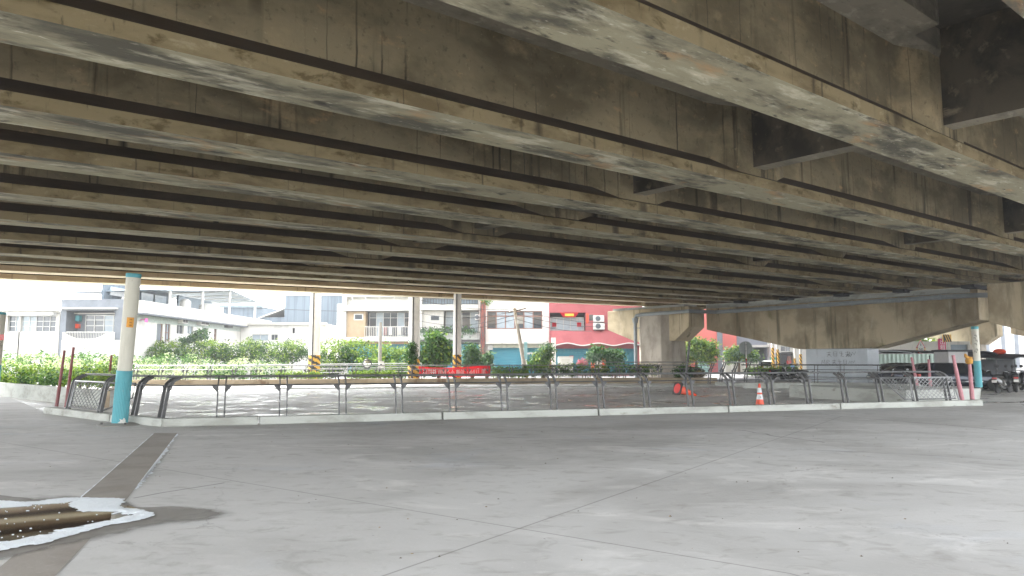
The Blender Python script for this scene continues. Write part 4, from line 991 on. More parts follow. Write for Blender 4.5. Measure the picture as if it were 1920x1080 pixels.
bush('rooftop_plant', 'green shoots growing on top of the brick pillar', 'plant', [px_blob(909, 563, 77, 8, 4, .5)], 220, .14, MD, 91)

# ================================================================== BUILDINGS
def facade(b, x0, x1, z0, z1, y, holes, m=0, depth=.25):
    """front wall in the plane y with real openings; holes = (x0,x1,z0,z1)"""
    xs = sorted({x0, x1, *[min(max(h[0], x0), x1) for h in holes], *[min(max(h[1], x0), x1) for h in holes]})
    zs = sorted({z0, z1, *[min(max(h[2], z0), z1) for h in holes], *[min(max(h[3], z0), z1) for h in holes]})
    for xa, xb in zip(xs[:-1], xs[1:]):
        for za, zb in zip(zs[:-1], zs[1:]):
            cx_, cz_ = (xa+xb)/2, (za+zb)/2
            if any(h[0] < cx_ < h[1] and h[2] < cz_ < h[3] for h in holes): continue
            b.add([(xa, y, za), (xb, y, za), (xb, y, zb), (xa, y, zb)], [(0, 1, 2, 3)], m)
    for h in holes:
        a, e, f, g = h[:4]; d = h[4] if len(h) > 4 else depth
        b.add([(a, y, f), (e, y, f), (e, y+d, f), (a, y+d, f)], [(0, 1, 2, 3)], m); b.add([(a, y, g), (e, y, g), (e, y+d, g), (a, y+d, g)], [(0, 1, 2, 3)], m)
        b.add([(a, y, f), (a, y, g), (a, y+d, g), (a, y+d, f)], [(0, 1, 2, 3)], m); b.add([(e, y, f), (e, y, g), (e, y+d, g), (e, y+d, f)], [(0, 1, 2, 3)], m)
class House:
    """a building: facade rectangles are given where the photo shows them, at the building's true distance"""
    def __init__(s, name, label, cat, Y, x0, x1, ytop, mat, D=9.0, group=None, z0=-.05):
        s.Y = Y; p = at((x0+x1)/2, 677, Y); s.o = Vector((p.x, Y, 0)); s.t = thing(name, label, cat, s.o, 0, group)
        s.x0 = at(x0, 600, Y).x-p.x; s.x1 = at(x1, 600, Y).x-p.x; s.z1 = at(x0, ytop, Y).z; s.mat = mat; s.holes = []; s.D = D; s.z0 = z0
    def r(s, a, b_, c_, d, dy=0):
        p = at(a, d, s.Y); q = at(c_, b_, s.Y); return (p.x-s.o.x, q.x-s.o.x, p.z, q.z)
    def body(s, name='wall'):
        b = MB(); facade(b, s.x0, s.x1, s.z0, s.z1, 0, s.holes)
        for a, e, f in (((s.x0, 0), (s.x0, s.D), 1), ((s.x1, 0), (s.x1, s.D), 1), ((s.x0, s.D), (s.x1, s.D), 1)):
            b.add([(a[0], a[1], s.z0), (e[0], e[1], s.z0), (e[0], e[1], s.z1), (a[0], a[1], s.z1)], [(0, 1, 2, 3)])
        b.add([(s.x0, 0, s.z1), (s.x1, 0, s.z1), (s.x1, s.D, s.z1), (s.x0, s.D, s.z1)], [(0, 1, 2, 3)])
        return b.build(name, s.mat, s.t)
    def window(s, a, b_, c_, d, n=2, rows=(), frame=m_alu, glass=m_glass, depth=.18, pale=(), fw=.05, par=None, yoff=0, hole=True):
        X0, X1, Z0, Z1 = s.r(a, b_, c_, d)
        if hole: s.holes.append((X0, X1, Z0, Z1, depth+.05+yoff))
        f = MB(); y = depth+yoff
        f.bb((X0+.001, y-.05, Z0+.001), (X1-.001, y, Z0+fw)); f.bb((X0+.001, y-.05, Z1-fw), (X1-.001, y, Z1-.001))
        for i in range(n+1):
            x = X0+(X1-X0)*i/n; x = min(max(x, X0+fw/2+.001), X1-fw/2-.001); f.bb((x-fw/2, y-.048, Z0+fw), (x+fw/2, y-.002, Z1-fw))
        for rr_ in rows:
            z = Z0+(Z1-Z0)*rr_; f.bb((X0+fw, y-.046, z-fw/2), (X1-fw, y-.004, z+fw/2))
        fo_ = f.build('window', frame, s.t)
        g = MB()
        for i in range(n):
            xa = X0+(X1-X0)*i/n; xb = X0+(X1-X0)*(i+1)/n; g.bb((xa+.002, y+.004, Z0), (xb-.002, y+.02, Z1), 1 if i in pale else 0)
        g.build('pane', [glass, m_glasspale], fo_); return fo_
    def rect(s, name, a, b_, c_, d, mat, proud=.06, back=0.0, parent=None):
        X0, X1, Z0, Z1 = s.r(a, b_, c_, d); q = MB(); q.bb((X0, -proud, Z0), (X1, back-.001, Z1)); return q.build(name, mat, parent or s.t)
    def hole(s, a, b_, c_, d, depth=1.2): s.holes.append(s.r(a, b_, c_, d)+(depth,))
    def backwall(s, name, a, b_, c_, d, depth, mat):
        X0, X1, Z0, Z1 = s.r(a, b_, c_, d); q = MB(); q.bb((X0+.002, depth-.004, Z0+.002), (X1-.002, depth+.1, Z1-.002)); return q.build(name, mat, s.t)
    def rails(s, a, b_, c_, d, n, mat, y=-.02, r=.02, name='balcony_railing'):
        X0, X1, Z0, Z1 = s.r(a, b_, c_, d); q = MB()
        q.tube([(X0, y, Z1), (X1, y, Z1)], r*1.4, 6); q.tube([(X0, y, Z0+.05), (X1, y, Z0+.05)], r*1.2, 6)
        for i in range(n+1): x = X0+(X1-X0)*i/n; q.tube([(x, y, Z0), (x, y, Z1)], r, 5)
        return q.build(name, mat, s.t)
    def aircon(s, a, b_, c_, d, y=0):
        X0, X1, Z0, Z1 = s.r(a, b_, c_, d); q = MB(); q.bb((X0, y-.36, Z0), (X1, y-.02, Z1)); o_ = q.build('air_conditioner', m_white, s.t, bevel=.02)
        q = MB(); cx_ = X0+(X1-X0)*.42; cz_ = (Z0+Z1)/2; r_ = (Z1-Z0)*.40; M_ = Matrix.Rotation(R(90), 3, 'X')
        q.lathe([(r_, 0), (r_, .012), (r_*.9, .02)], 20, c0=(cx_, y-.363, cz_), M=M_); 
        g = q.build('fan_grille', m_corr, o_)
        q = MB(); 
        for rr_ in (.3, .55, .8):
            q.tube([(cx_+math.cos(2*math.pi*k/16)*r_*rr_, y-.392, cz_+math.sin(2*math.pi*k/16)*r_*rr_) for k in range(17)], .012, 4)
        q.build('fan_ring', m_post, o_); q = MB(); q.bb((X0+.05, y-.34, Z0-.08), (X1-.05, y-.02, Z0-.03)); q.build('bracket', m_post, o_)
GRP = 'row of houses across the street'
# 1 cream house with reddish roof
h = House('cream_house', 'low cream house with a long barred window and faded red metal roof', 'house', 60, -140, 112, 583, m_offwhite, 8, GRP)
h.window(13, 592, 105, 622, 7, (.33, .66), m_alu, m_glass, .22, (1, 2, 3)); h.window(-80, 592, -5, 622, 5, (.5,), m_alu, m_glass, .22)
h.body(); h.rect('awning', 10, 586.5, 107, 592, m_white, .7); h.rect('fascia', -140, 579, 112, 583, m_white, .3)
X0, X1, Z0, Z1 = h.r(-140, 572, 112, 579.2); q = MB()
n = 60
secs = []
for i in range(n+1):
    x = X0+(X1-X0)*i/n; dz = .03*(i % 2); secs.append([(x, -.35, Z0+dz), (x, 4.2, Z1+.5+dz), (x, 4.2, Z1+.44+dz), (x, -.35, Z0-.06+dz)])
q.sections(secs, 0); q.build('roof', plain('faded_red_roof', c(196, 158, 148), .6, var=.12), h.t)
for xx in (23, 45, 67, 90):
    q = MB(); a = h.r(xx, 566, xx+1, 578); q.tube([(a[0], .3, a[2]), (a[0], .3, a[3]+.15)], .03, 5); q.build('roof_rod', m_pipe, h.t)
# 2 grey house with balcony
h = House('grey_house', 'grey cement house with a curved white balcony and dark glazed doors', 'house', 59, 113, 234, 561, m_greywall, 6, GRP)
h.hole(122, 582.5, 216, 637, 1.5)
h.body(); h.backwall('balcony_back_wall', 122, 582.5, 216, 637, 1.5, m_greywall)
h.window(140, 588.5, 214, 623, 4, (.72, .4), m_alu, m_glass, 1.42, (2, 3), hole=False, fw=.07)
h.rect('ledge', 113, 577, 222, 580, m_white, .5); h.rect('lower_wall', 113, 637.5, 234, 690, m_white, .05)
X0, X1, Z0, Z1 = h.r(118, 623, 216, 638); q = MB(); n = 24   # balcony front: white wall with a sagging curve, rail above
secs = []
for i in range(n+1):
    t = i/n; x = X0+(X1-X0)*t; zt = Z1-.55*math.sin(math.pi*min(1, max(0, (t-.05)/.8)))**.6 if .05 < t < .85 else Z1
    secs.append([(x, -.12, Z0-.9), (x, -.12, zt), (x, -.02, zt), (x, -.02, Z0-.9)])
q.sections(secs, 0); q.build('balcony_wall', m_white, h.t); h.rails(124, 622.5, 203, 637, 26, m_white, -.03, .022)
q = MB(); a = h.r(124, 606, 131, 614); q.bb((a[0], 1.2, a[2]), (a[1], 1.49, a[3])); q.build('meter_box', m_orange, h.t)
q = MB(); a = h.r(125, 590, 134, 601); q.bb((a[0], 1.1, a[2]), (a[1], 1.49, a[3])); q.build('water_heater', m_teal, h.t, bevel=.03)
q = MB(); a = h.r(200, 554, 216, 561); q.tube([(a[0]+.1, 2, a[2]), (a[0]+.2, 2, a[3]), (a[0]+.6, 2, a[3]-.1)], .05, 6); q.bb((a[0]+.25, 1.9, a[2]), (a[0]+.5, 2.1, a[2]+.28)); q.build('roof_vent', m_alu, h.t)
# 3 long white side wall running away from us
XW = at(234, 600, 59).x+.06
def yz(x, y): # pixel on the plane X = XW
    r0 = at(x, y, 1.0); d = r0-Vector((0, 0, HC)); t = XW/d.x; return d.y*t, HC+d.z*t
t = thing('white_house', 'long white house whose side wall with air conditioners recedes to the right', 'house', (XW, 60, 0), R(90), GRP)
# local x runs away along +Y, local y points to -X
ya, yb = 0.0, 32.0
L3 = lambda x, y: (yz(x, y)[0]-60, yz(x, y)[1])
holes = []
def w3(x0, y0, x1, y1, n, rows, pale=()):
    a, za = L3(x0, y1); b_, zb = L3(x1, y0); a0, zc = L3(x0, y0); za = max(za, 1.0)
    holes.append((a, b_, za, (zb+zc)/2, .2)); f = MB(); z1 = (zb+zc)/2; fw = .06
    for i in range(n+1):
        x = min(max(a+(b_-a)*i/n, a+.04), b_-.04); f.bb((x-.03, .1, za+.05), (x+.03, .15, z1-.05))
    for z in (za+.03, z1-.03, *[za+(z1-za)*r_ for r_ in rows]): f.bb((a, .102, z-.03), (b_, .148, z+.03))
    o_ = f.build('window', m_brownframe if rows else m_alu, t); g = MB(); g.bb((a, .16, za), (b_, .18, z1)); g.build('pane', m_glasspale if pale else m_glass, o_)
w3(293, 607, 306, 640, 2, (.5,), (1,)); w3(308, 607, 320, 640, 2, (.5,), (1,)); w3(331, 606, 345, 626, 2, ()); w3(351, 606, 363, 626, 2, (), (1,)); w3(381, 613, 390, 634, 1, ()); w3(401, 614, 407, 640, 2, (.3, .6))
b = MB(); facade(b, ya, yb, -.05, 5.3, 0, holes)
b.bb((yb-.02, .0, -.05), (yb, 9, 5.3)); b.bb((ya, 8.9, -.05), (yb, 9, 5.3)); b.bb((ya, 0.01, 5.22), (yb, 9, 5.3)); b.build('wall', m_white, t)
q = MB(); q.bb((ya, -.9, 5.32), (yb, .3, 6.3)); q.build('parapet', m_offwhite, t)
q = MB(); q.bb((ya, -.88, 5.2), (yb, .0-.002, 5.318)); q.build('eave', m_greywall, t)
q = MB(); q.bb((ya+.2, -.03, 4.7), (yb, -.002, 5.19)); q.build('grey_green_band', plain('pale_grey_green', c(168, 178, 172), .8, var=.2), t)  # grey green band along the wall below the eave
for (x0, y0, x1, y1) in ((333, 597, 344, 606), (368, 598, 384, 609)):
    a, za = L3(x0, y1); b_, zb = L3(x1, y0); q = MB(); q.bb((a, -.45, za), (b_, -.01, zb)); o_ = q.build('air_conditioner', m_white, t, bevel=.02)
    q = MB(); q.bb((a+.1, -.47, za+.08), ((a+b_)/2-.05, -.452, zb-.08)); q.bb(((a+b_)/2+.05, -.47, za+.08), (b_-.1, -.452, zb-.08)); q.build('grille', m_post, o_)
a, za = L3(420, 614); b_, zb = L3(430, 603); q = MB(); q.bb((a, -.4, za), (b_, -.01, zb)); q.build('meter_box', m_post, t)
q = MB(); a, za = L3(260, 604); b_, zb = L3(266, 597); q.bb((a, -.5, za), (b_, -.48, zb)); q.tube([(a+.2, -.47, za+.2), (a+.2, -.02, za+.2)], .03, 5); q.build('pink_sign', plain('magenta_sign', c(214, 60, 150), .5), t)
# roof structures
q = MB()
zt = [(1.5, 7.35), (10, 8.0), (20, 9.0), (28.5, 8.35)]
secs = []
for i in range(len(zt)-1):
    (xa, za), (xb, zb) = zt[i], zt[i+1]; n = 14
    for k in range(n+(1 if i == 2 else 0)):
        x = xa+(xb-xa)*k/n; z = za+(zb-za)*k/n+.035*(k % 2); secs.append([(x, -.4, z), (x, 7.5, z-.3), (x, 7.5, z-.38), (x, -.4, z-.08)])
q.sections(secs, 0); q.build('roof_canopy', m_corr, t)
for x, z in ((6.0, 7.6), (13, 8.2), (20, 8.8), (28, 8.2)):
    q = MB(); q.tube([(x, -.2, 6.2), (x, -.2, z)], .13, 8); q.build('canopy_post', m_white, t)
for k in range(7):
    x = 14+k*2; q = MB(); z = (8.27+(x-13)*.10) if x <= 20 else 8.9-(x-20)*.076; q.tube([(x, -.3, z-.12), (x, 7.2, z-.42)], .06, 5); q.build('rafter', m_alu, t)
q = MB(); q.bb((1.2, 3, 6.3), (13.5, 3.2, 8.0)); q.build('rooftop_room', m_cladblue, t)
for k in range(4):
    q = MB(); q.bb((2+k*2.6, 2.9, 6.9), (4.2+k*2.6, 2.998, 7.6)); q.build('rooftop_window', m_glasspale, t)
q = MB(); q.bb((13.8, 2.5, 6.3), (22, 2.7, 7.9)); q.build('rooftop_wall', m_corr, t)
for x, y_, r_ in ((11, .6, .5), (16.5, .8, .75)):
    q = MB(); q.lathe([(r_, 0), (r_, .75), (r_*.6, .95), (r_*.25, 1.0)], 16, c0=(x, y_, 6.31)); q.build('water_tank', m_white, t, smooth=True)
# 4 low sheds and grey wall behind
h = House('white_shed', 'low white shed with an orange painted sign behind the dark hedge', 'shed', 84, 452, 612, 607, m_white, 6, GRP)
h.window(472, 627, 503, 639, 2, (), m_alu, m_glasspale, .15); h.window(508, 627, 521, 638, 2, (), m_alu, m_glass, .15); h.window(548, 615, 553, 625, 1, (), m_post, m_dark, .15); h.body()
h.rect('roof_edge', 448, 605, 614, 609, m_offwhite, .5)
for k, (a, b_) in enumerate(((428, 440), (443, 452), (455, 464))):
    pass
h = House('grey_shed', 'grey corrugated shed with a slanted white roof above the low white shed', 'shed', 96, 487, 534, 595, m_cladblue, 8, GRP)
h.body(); q = MB(); a = h.r(486, 578, 535, 596)
q.sections([[(a[0], -.4, a[2]-.1), (a[0], -.4, a[2]), (a[0], 8, a[2]), (a[0], 8, a[2]-.1)], [(a[1], -.4, a[3]-.1), (a[1], -.4, a[3]), (a[1], 8, a[3]), (a[1], 8, a[3]-.1)]], 0); q.build('roof', m_white, h.t)
h = House('dark_shed', 'dark corrugated rooftop shed at the end of the white house', 'shed', 100, 418, 492, 575, m_cladblue, 7, GRP); h.body(); h.rect('roof_edge', 414, 572, 494, 577, m_corr, .6)
h = House('clad_block', 'tall windowless grey clad block behind the thickest striped pole', 'building', 95, 533, 700, 553.5, m_cladblue, 12, GRP)
h.window(636, 574, 641, 580, 1, (), m_white, m_glass, .1); h.window(636, 583, 641, 591, 1, (), m_white, m_glass, .1)
h.body(); h.rect('lower_wall', 540, 612, 690, 690, m_white, .3); h.rect('coping', 533, 552.5, 700, 554.5, m_offwhite, .15)
h.rect('white_pilaster', 632, 570, 650, 612, m_white, .2)
# 5 apartment house A
h = House('apartment_house', 'cream apartment house with a railed balcony and dark sliding doors', 'apartment house', 78, 641, 778, 540, m_offwhite, 10, GRP)
h.hole(648, 583, 770, 632.5, 1.6); h.hole(648, 640, 776, 700, .8); h.holes.append(h.r(650, 557, 770, 572)+(.6,))
h.body(); h.backwall('upper_wall', 650, 557, 770, 572, .6, m_white); h.backwall('balcony_back_wall', 648, 583, 770, 632.5, 1.6, m_dark)
q = MB(); a = h.r(648.3, 583.3, 684, 632.3); q.bb((a[0], .4, a[2]), (a[1], 1.55, a[3])); q.build('tiled_side_wall', m_beige, h.t)
a = h.r(662, 588, 680, 600); q = MB(); q.bb((a[0], .34, a[2]), (a[1], .396, a[3])); w_ = q.build('window', m_white, h.t); q = MB(); q.bb((a[0]+.12, .32, a[2]+.1), (a[1]-.12, .338, a[3]-.1)); q.build('pane', m_glass, w_)
h.window(687, 584, 768, 632, 6, (.78,), m_alu, m_glass, 1.5, (1, 4), hole=False)
h.rect('balcony_slab', 645, 632.6, 774, 640, m_white, .5); h.rect('upper_band', 645, 573, 774, 583, m_white, .35)
h.rails(685, 613, 768, 632, 26, m_offwhite, -.3, .028); 
for xx in (661, 686, 712, 740, 766):
    q = MB(); a = h.r(xx, 557, xx+1, 573); q.tube([(a[0], -.2, a[2]), (a[0], -.2, a[3]+.1)], .05, 5); q.build('upper_rail_post', m_offwhite, h.t)
q = MB(); a = h.r(648, 556.5, 772, 557.5); q.tube([(a[0], -.2, a[3]), (a[1], -.2, a[3])], .05, 6); q.build('upper_rail', m_offwhite, h.t)
h.backwall('roller_shutter', 648, 645, 776, 700, .78, m_shutter); h.rect('beam', 645, 640.2, 778, 645, plain('brown_beam', c(150, 118, 92), .7), .1)
for k, (xx, col) in enumerate(((718, m_redpole), (728, m_white), (745, m_offwhite), (752, m_cargrey))):   # laundry on the balcony
    q = MB(); a = h.r(xx, 612, xx+6, 628); q.sections([[(a[0], .3, a[3]), (a[1], .32, a[3]), (a[1], .38, a[3]), (a[0], .36, a[3])], [(a[0]-.05, .35, a[2]), (a[1]+.06, .28, a[2]), (a[1]+.06, .36, a[2]), (a[0]-.05, .42, a[2])]], 0); q.build('laundry', col, h.t)
# 6 apartment house B
h = House('apartment_house', 'weathered apartment house with a planter balcony between the two striped poles', 'apartment house', 78, 782, 903, 540, m_offwhite, 10, GRP)
h.hole(791, 582, 898, 624, 1.5); h.hole(786, 642, 898, 700, .8); h.holes.append(h.r(792, 558, 896, 571)+(.6,))
h.body(); h.backwall('upper_wall', 792, 558, 896, 571, .6, m_corr); h.backwall('balcony_back_wall', 791, 582, 898, 624, 1.5, m_dark)
q = MB(); a = h.r(791.3, 582.3, 831, 623.7); q.bb((a[0], .4, a[2]), (a[1], 1.45, a[3])); q.build('side_wall', plain('pale_grey_render', c(190, 186, 178), .8), h.t)
a = h.r(806, 591, 824, 601); q = MB(); q.bb((a[0], .34, a[2]), (a[1], .396, a[3])); w_ = q.build('window', m_alu, h.t); q = MB(); q.bb((a[0]+.08, .32, a[2]+.06), (a[1]-.08, .338, a[3]-.06)); q.build('pane', m_glass, w_)
h.window(833, 583, 896, 624, 4, (.8,), m_alu, m_glass, 1.4, (0, 3), hole=False)
h.rect('planter_balcony', 788, 624.2, 900, 637, m_kerb, .5); h.rect('upper_band', 786, 571.5, 900, 581.5, m_offwhite, .4); h.rect('balcony_slab', 788, 637.2, 900, 641.5, m_post, .35)
h.backwall('roller_shutter', 786, 645, 898, 700, .78, m_shutter); h.aircon(891, 590, 900, 600, -.05)
h.rails(792, 560, 896, 571, 20, m_post, -.1, .03, 'upper_railing')
for k in range(8): leaves("balcony_plant", [(h.r(795+k*13, 620, 801+k*13, 628)[0], -.3, h.r(795, 620, 800, 627)[3]-.1, .3, .22, .24+.06*(k % 3))], 112, .15, BL, h.t, 99+k, fill=.05)
# brick pillar between houses
h = House('brick_pillar', 'slim red brick pillar wrapped in cables left of the white house', 'pillar', 77, 901, 910, 564, m_redbrick, .8); h.body()
q = MB(); rg = random.Random(4)
for k in range(9):
    x = rg.uniform(h.x0-.3, h.x1+.2); pts = [(x+rg.uniform(-.25, .25), -.12, z) for z in (1.2, 2.6, 3.4, 4.6, 5.8, 7.4)]; q.tube(pts, .022, 4)
q.build('cable_bundle', m_post, h.t)
# 7 white house with brown windows
h = House('white_house', 'white house with a wide brown framed window over teal roller shutters', 'house', 77.5, 910.5, 1029.5, 540, m_white, 10, GRP)
h.window(913, 583, 1017, 617, 6, (.72,), m_brownframe, m_glass, .22, (1, 2, 4), fw=.1); h.hole(918, 652, 978, 700, .5); h.hole(988, 652, 1022, 700, .5)
h.body(); h.backwall('roller_shutter', 918, 652, 978, 700, .48, m_shutter); h.backwall('shutter_door', 988, 652, 1022, 700, .48, m_shutter)
h.rect('mossy_band', 918, 645.5, 1022, 652, plain('mossy_plaster', c(176, 176, 158), .9, var=.25, scale=3), .1); h.rect('ledge', 911, 642, 1029, 645, m_offwhite, .6); h.rect('shutter_rail', 988, 661, 1022, 664.5, m_white, .05)
h.rect('meter_box', 914, 646, 924, 656, m_alu, .25)
# 8 red house
h = House('red_house', 'red tiled house with gilt plaque, two air conditioners and teal ground floor', 'house', 77.0, 1030, 1205, 545, m_red, 10, GRP)
h.hole(1031, 586, 1098, 620, .9); h.hole(1034, 648, 1195, 702, .6)
h.body(); h.backwall('balcony_back_wall', 1031, 586, 1098, 620, .9, m_dark)
h.window(1032, 594, 1096, 619, 5, (), m_alu, m_glasspale, .84, (), hole=False)
for xx in (1036, 1083):
    q = MB(); a = h.r(xx, 604, xx+8, 612); q.bb((a[0], .76, a[2]), (a[1], .775, a[3])); q.build('red_paper_charm', m_bannerred, h.t)
q = MB(); a = h.r(1050, 586, 1085, 595); m_ = (a[0]+a[1])/2
q.sections([[(a[0], -.08, a[3]), (a[1], -.08, a[3]), (a[1]-.35, -.08, a[2]), (a[0]+.35, -.08, a[2])], [(a[0], .1, a[3]), (a[1], .1, a[3]), (a[1]-.35, .1, a[2]), (a[0]+.35, .1, a[2])]], 0); pq = q.build('name_plaque', m_bannerred, h.t)
q = MB(); q.bb((a[0]+.5, -.1, a[2]+.12), (a[1]-.5, -.083, a[3]-.12)); q.build('gilt_panel', m_yellow, pq)
q = MB(); a = h.r(1099.5, 588, 1103, 606); q.bb((a[0], -.05, a[2]), (a[1], -.001, a[3])); q.build('couplet_strip', m_orange, h.t)
h.aircon(1112, 591.5, 1132, 603.5); h.aircon(1112, 605.5, 1133, 618)
q = MB(); a = h.r(1105, 590, 1112, 601); q.bb((a[0], -.03, a[2]), (a[1], -.001, a[3])); q.build('small_window', m_glass, h.t)
q = MB(); X0, X1, Z0, Z1 = h.r(1034, 620, 1205, 648); n = 30; pts = []     # flared skirt with a curved white lower trim
secs = []
for i in range(n+1):
    t_ = i/n; x = X0+(X1-X0)*t_; dz = .25*math.sin(t_*math.pi*3)**2; secs.append([(x, -.001, Z1), (x, -.9, Z0+dz), (x, -.85, Z0+dz-.05), (x, -.001, Z0-.3)])
q.sections(secs, 0); q.build('skirt_roof', m_red, h.t)
q = MB(); q.tube([(X0+(X1-X0)*i/n, -.93, Z0-.02+.25*math.sin(i/n*math.pi*3)**2) for i in range(n+1)], .06, 6); q.build('white_trim', m_white, h.t)
h.backwall('ground_floor_wall', 1034, 648, 1195, 702, .58, m_shutter)
for rr_ in range(2):
    q = MB()
    for k in range(19):
        a = h.r(1050+k*7.2, 656+rr_*4, 1054+k*7.2, 658+rr_*4)
        if not (1105 < 1050+k*7.2 < 1140): q.bb((a[0], .55, a[2]), (a[1], .572, a[3]))
    q.build('vent_slots', m_tealdark, h.t)
q = MB(); a = h.r(1109, 651, 1136, 702); q.bb((a[0], .3, a[2]), (a[0]+.35, .56, a[3])); q.bb((a[1]-.35, .3, a[2]), (a[1], .56, a[3])); q.bb((a[0]+.36, .3, a[3]-.3), (a[1]-.36, .56, a[3])); dq = q.build('door_surround', m_orange, h.t)
q = MB(); q.bb((a[0]+.37, .45, a[2]), (a[1]-.37, .54, a[3]-.32)); q.build('door', m_offwhite, h.t)
q = MB(); 
for k in range(7): q.lathe([(.02, -.05), (.045, 0), (.02, .05)], 8, c0=(a[0]+.4+k*.16, .27, a[3]-.15))
q.build('gold_characters', m_yellow, dq)
q = MB(); a = h.r(1068, 667, 1076, 672); q.bb((a[0], .5, a[2]), (a[1], .572, a[3])); q.build('red_notice', m_bannerred, h.t)
h = House('white_pillar', 'free standing white pillar before the red house', 'pillar', 70, 1034, 1042, 633, m_white, .5); h.body()
h = House('white_cabinet', 'low white roadside cabinet before the teal wall', 'cabinet', 70, 1047, 1074, 669, m_white, 1.2); h.body(); h.rect('lid', 1046, 668, 1075, 670, m_offwhite, .06)
q = MB(); a = h.r(1053, 673, 1068, 684); q.bb((a[0], -.02, a[2]), (a[1], -.001, a[3])); q.build('door', m_offwhite, h.t)
# 9-11 right background
h = House('red_house', 'pink red building behind the bright tree under the pier caps', 'building', 92, 1262, 1380, 560, plain('pinkish_red_render', c(196, 104, 96), .8, var=.08, scale=.6), 9, GRP)
h.window(1356, 656, 1369, 672, 2, (), m_white, m_glasspale, .15); h.hole(1308, 672, 1332, 702, .4); h.body(); h.backwall('green_shutter', 1308, 672, 1332, 702, .38, plain('pale_green_shutter', c(150, 190, 184), .6)); h.rect('red_pillar', 1337, 672, 1346, 702, m_red, .15)
h.rect('drain_channel', 1346, 600, 1353, 700, m_greywall, .2)
h = House('grey_house', 'grey panel building with a dark garage gate behind the round sign', 'building', 94, 1380.5, 1452, 560, plain('blue_grey_panel', c(134, 140, 150), .6, var=.06), 9, GRP)
h.hole(1404, 652, 1436, 702, 1.0); h.body(); h.backwall('garage_gate', 1404, 652, 1436, 702, .9, plain('dark_grey_gate', c(104, 110, 118), .6)); h.rect('canopy', 1378, 647, 1446, 651, m_white, .9)
q = MB(); a = h.r(1421, 664, 1427, 667); q.bb((a[0], .85, a[2]), (a[1], .895, a[3])); q.build('address_plate', m_white, h.t)
h = House('white_shophouse', 'white shophouse with pillars and dark upper window left of the grey column', 'building', 91, 1452.5, 1530, 560, m_white, 9, GRP)
h.window(1464, 649, 1482, 659, 2, (), m_alu, m_glass, .15); h.hole(1455, 661, 1490, 702, 1.2); h.body(); h.backwall('shop_interior', 1455, 661, 1490, 702, 1.15, m_greywall); h.rect('red_box', 1475, 676, 1482, 685, m_redlight, .3); h.rect('notice_board', 1476, 668, 1482, 676, m_brownframe, .2)
h.rails(1465, 661, 1484, 666, 8, m_post, -.05, .04, 'upper_railing')
h = House('garden_wall', 'pale garden wall with pillars behind the dark railing posts', 'wall', 86, 1354, 1420, 678, m_offwhite, .3); h.body()
for xx in (1358, 1371, 1383, 1395, 1408): h.rect('wall_pillar', xx, 676, xx+3, 700, m_white, .1)
bush('bush', 'pinkish flowering bush over the pale garden wall', 'bush', [px_blob(1365, 674, 86.5, 9, 5, .6), px_blob(1380, 676, 86.5, 8, 4, .6)], 800, .1, [LF_blue, leaf_mat('rosy_leaves', c(120, 60, 66), c(176, 120, 124), c(110, 140, 96))], 97)
# far right: white building and high wall
h = House('white_building', 'plain white building with faint joints at the right photo edge', 'building', 138, 1812, 2150, 560, m_white, 12)
h.window(1893, 664, 1921, 670, 2, (), m_offwhite, m_white, .1); h.body()
for xx in (1850, 1880, 1905): h.rect('panel_joint', xx, 575, xx+.8, 690, m_greywall, .02)
h = House('louvred_building', 'pale building with a grey louvred band behind the carports', 'building', 96, 1640, 1816, 640, m_offwhite, 8)
h.hole(1783, 646, 1815, 658, .3); h.body(); h.backwall('louvre_band', 1783, 646, 1815, 658, .28, m_corr)
# ================================================================== STREET FURNITURE
def striped_pole(label, px, Y, wpx, ytop, ystripe, taper=.9, base_y=None, cable=True, lean=0):
    p = at(px, 690, Y); k = Y/FPX; r = wpx*k/2; t = thing('utility_pole', label, 'utility pole', (p.x, p.y, -.05), 0, 'concrete poles with hazard stripes')
    H = at(px, ytop, Y).z+.05; zs = at(px, ystripe, Y).z+.05
    f = lambda z: r*(1-(1-taper)*z/H)
    q = MB(); q.tube([(lean*z/H, 0, z) for z in (zs, H)], [f(zs), f(H)], 18); q.build('shaft', m_polec, t, smooth=True)
    # hazard stripes wound around the foot: yellow band and slanted black bars
    q = MB(); n = 24; rows = 26; o_ = len(q.v)
    for i in range(rows+1):
        z = zs*i/rows
        for kk in range(n): a = 2*math.pi*kk/n; q.v.append((lean*z/H+math.cos(a)*f(z)*1.03, math.sin(a)*f(z)*1.03, z))
    for i in range(rows):
        for kk in range(n):
            q.f.append((o_+i*n+kk, o_+i*n+(kk+1) % n, o_+(i+1)*n+(kk+1) % n, o_+(i+1)*n+kk)); 
            q.m.append(int(((zs*(i+.5)/rows)/.42+kk/n*3*1.0) % 1 > .5))
    q.build('hazard_band', [m_yellow, m_hblack], t)
    if cable:
        q = MB(); q.tube([(lean*z/H-.04, -f(z)*1.05-.03, z) for z in (.2, H*.5, H)], .045, 6); q.build('conduit', m_post, t)
    return t
striped_pole('thickest pale pole with hazard stripes left of the bamboo like bush', 589, 52.3, 22, 540, 666)
striped_pole('tall pale pole wrapped in ivy left of the red banner', 776, 52.5, 22, 545, 672)
striped_pole('pale pole with hazard stripes directly behind the red banner', 857, 53, 16, 548, 665)
striped_pole('slim striped post beside the parked white car', 1450, 80, 5.5, 640, 652, cable=False)
striped_pole('slim twisted looking striped post right of the white car', 1462, 79, 4.5, 645, 655, cable=False, lean=-.2)
striped_pole('slim black striped post beside the blue bin', 1491, 79, 4, 640, 672, cable=False)
striped_pole('slim yellow striped post against the grey painted column', 1502, 78, 5, 640, 664, cable=False)
striped_pole('pale slender pole carrying a green cap right of the grey column', 1637, 56, 6, 640, 690, cable=False)
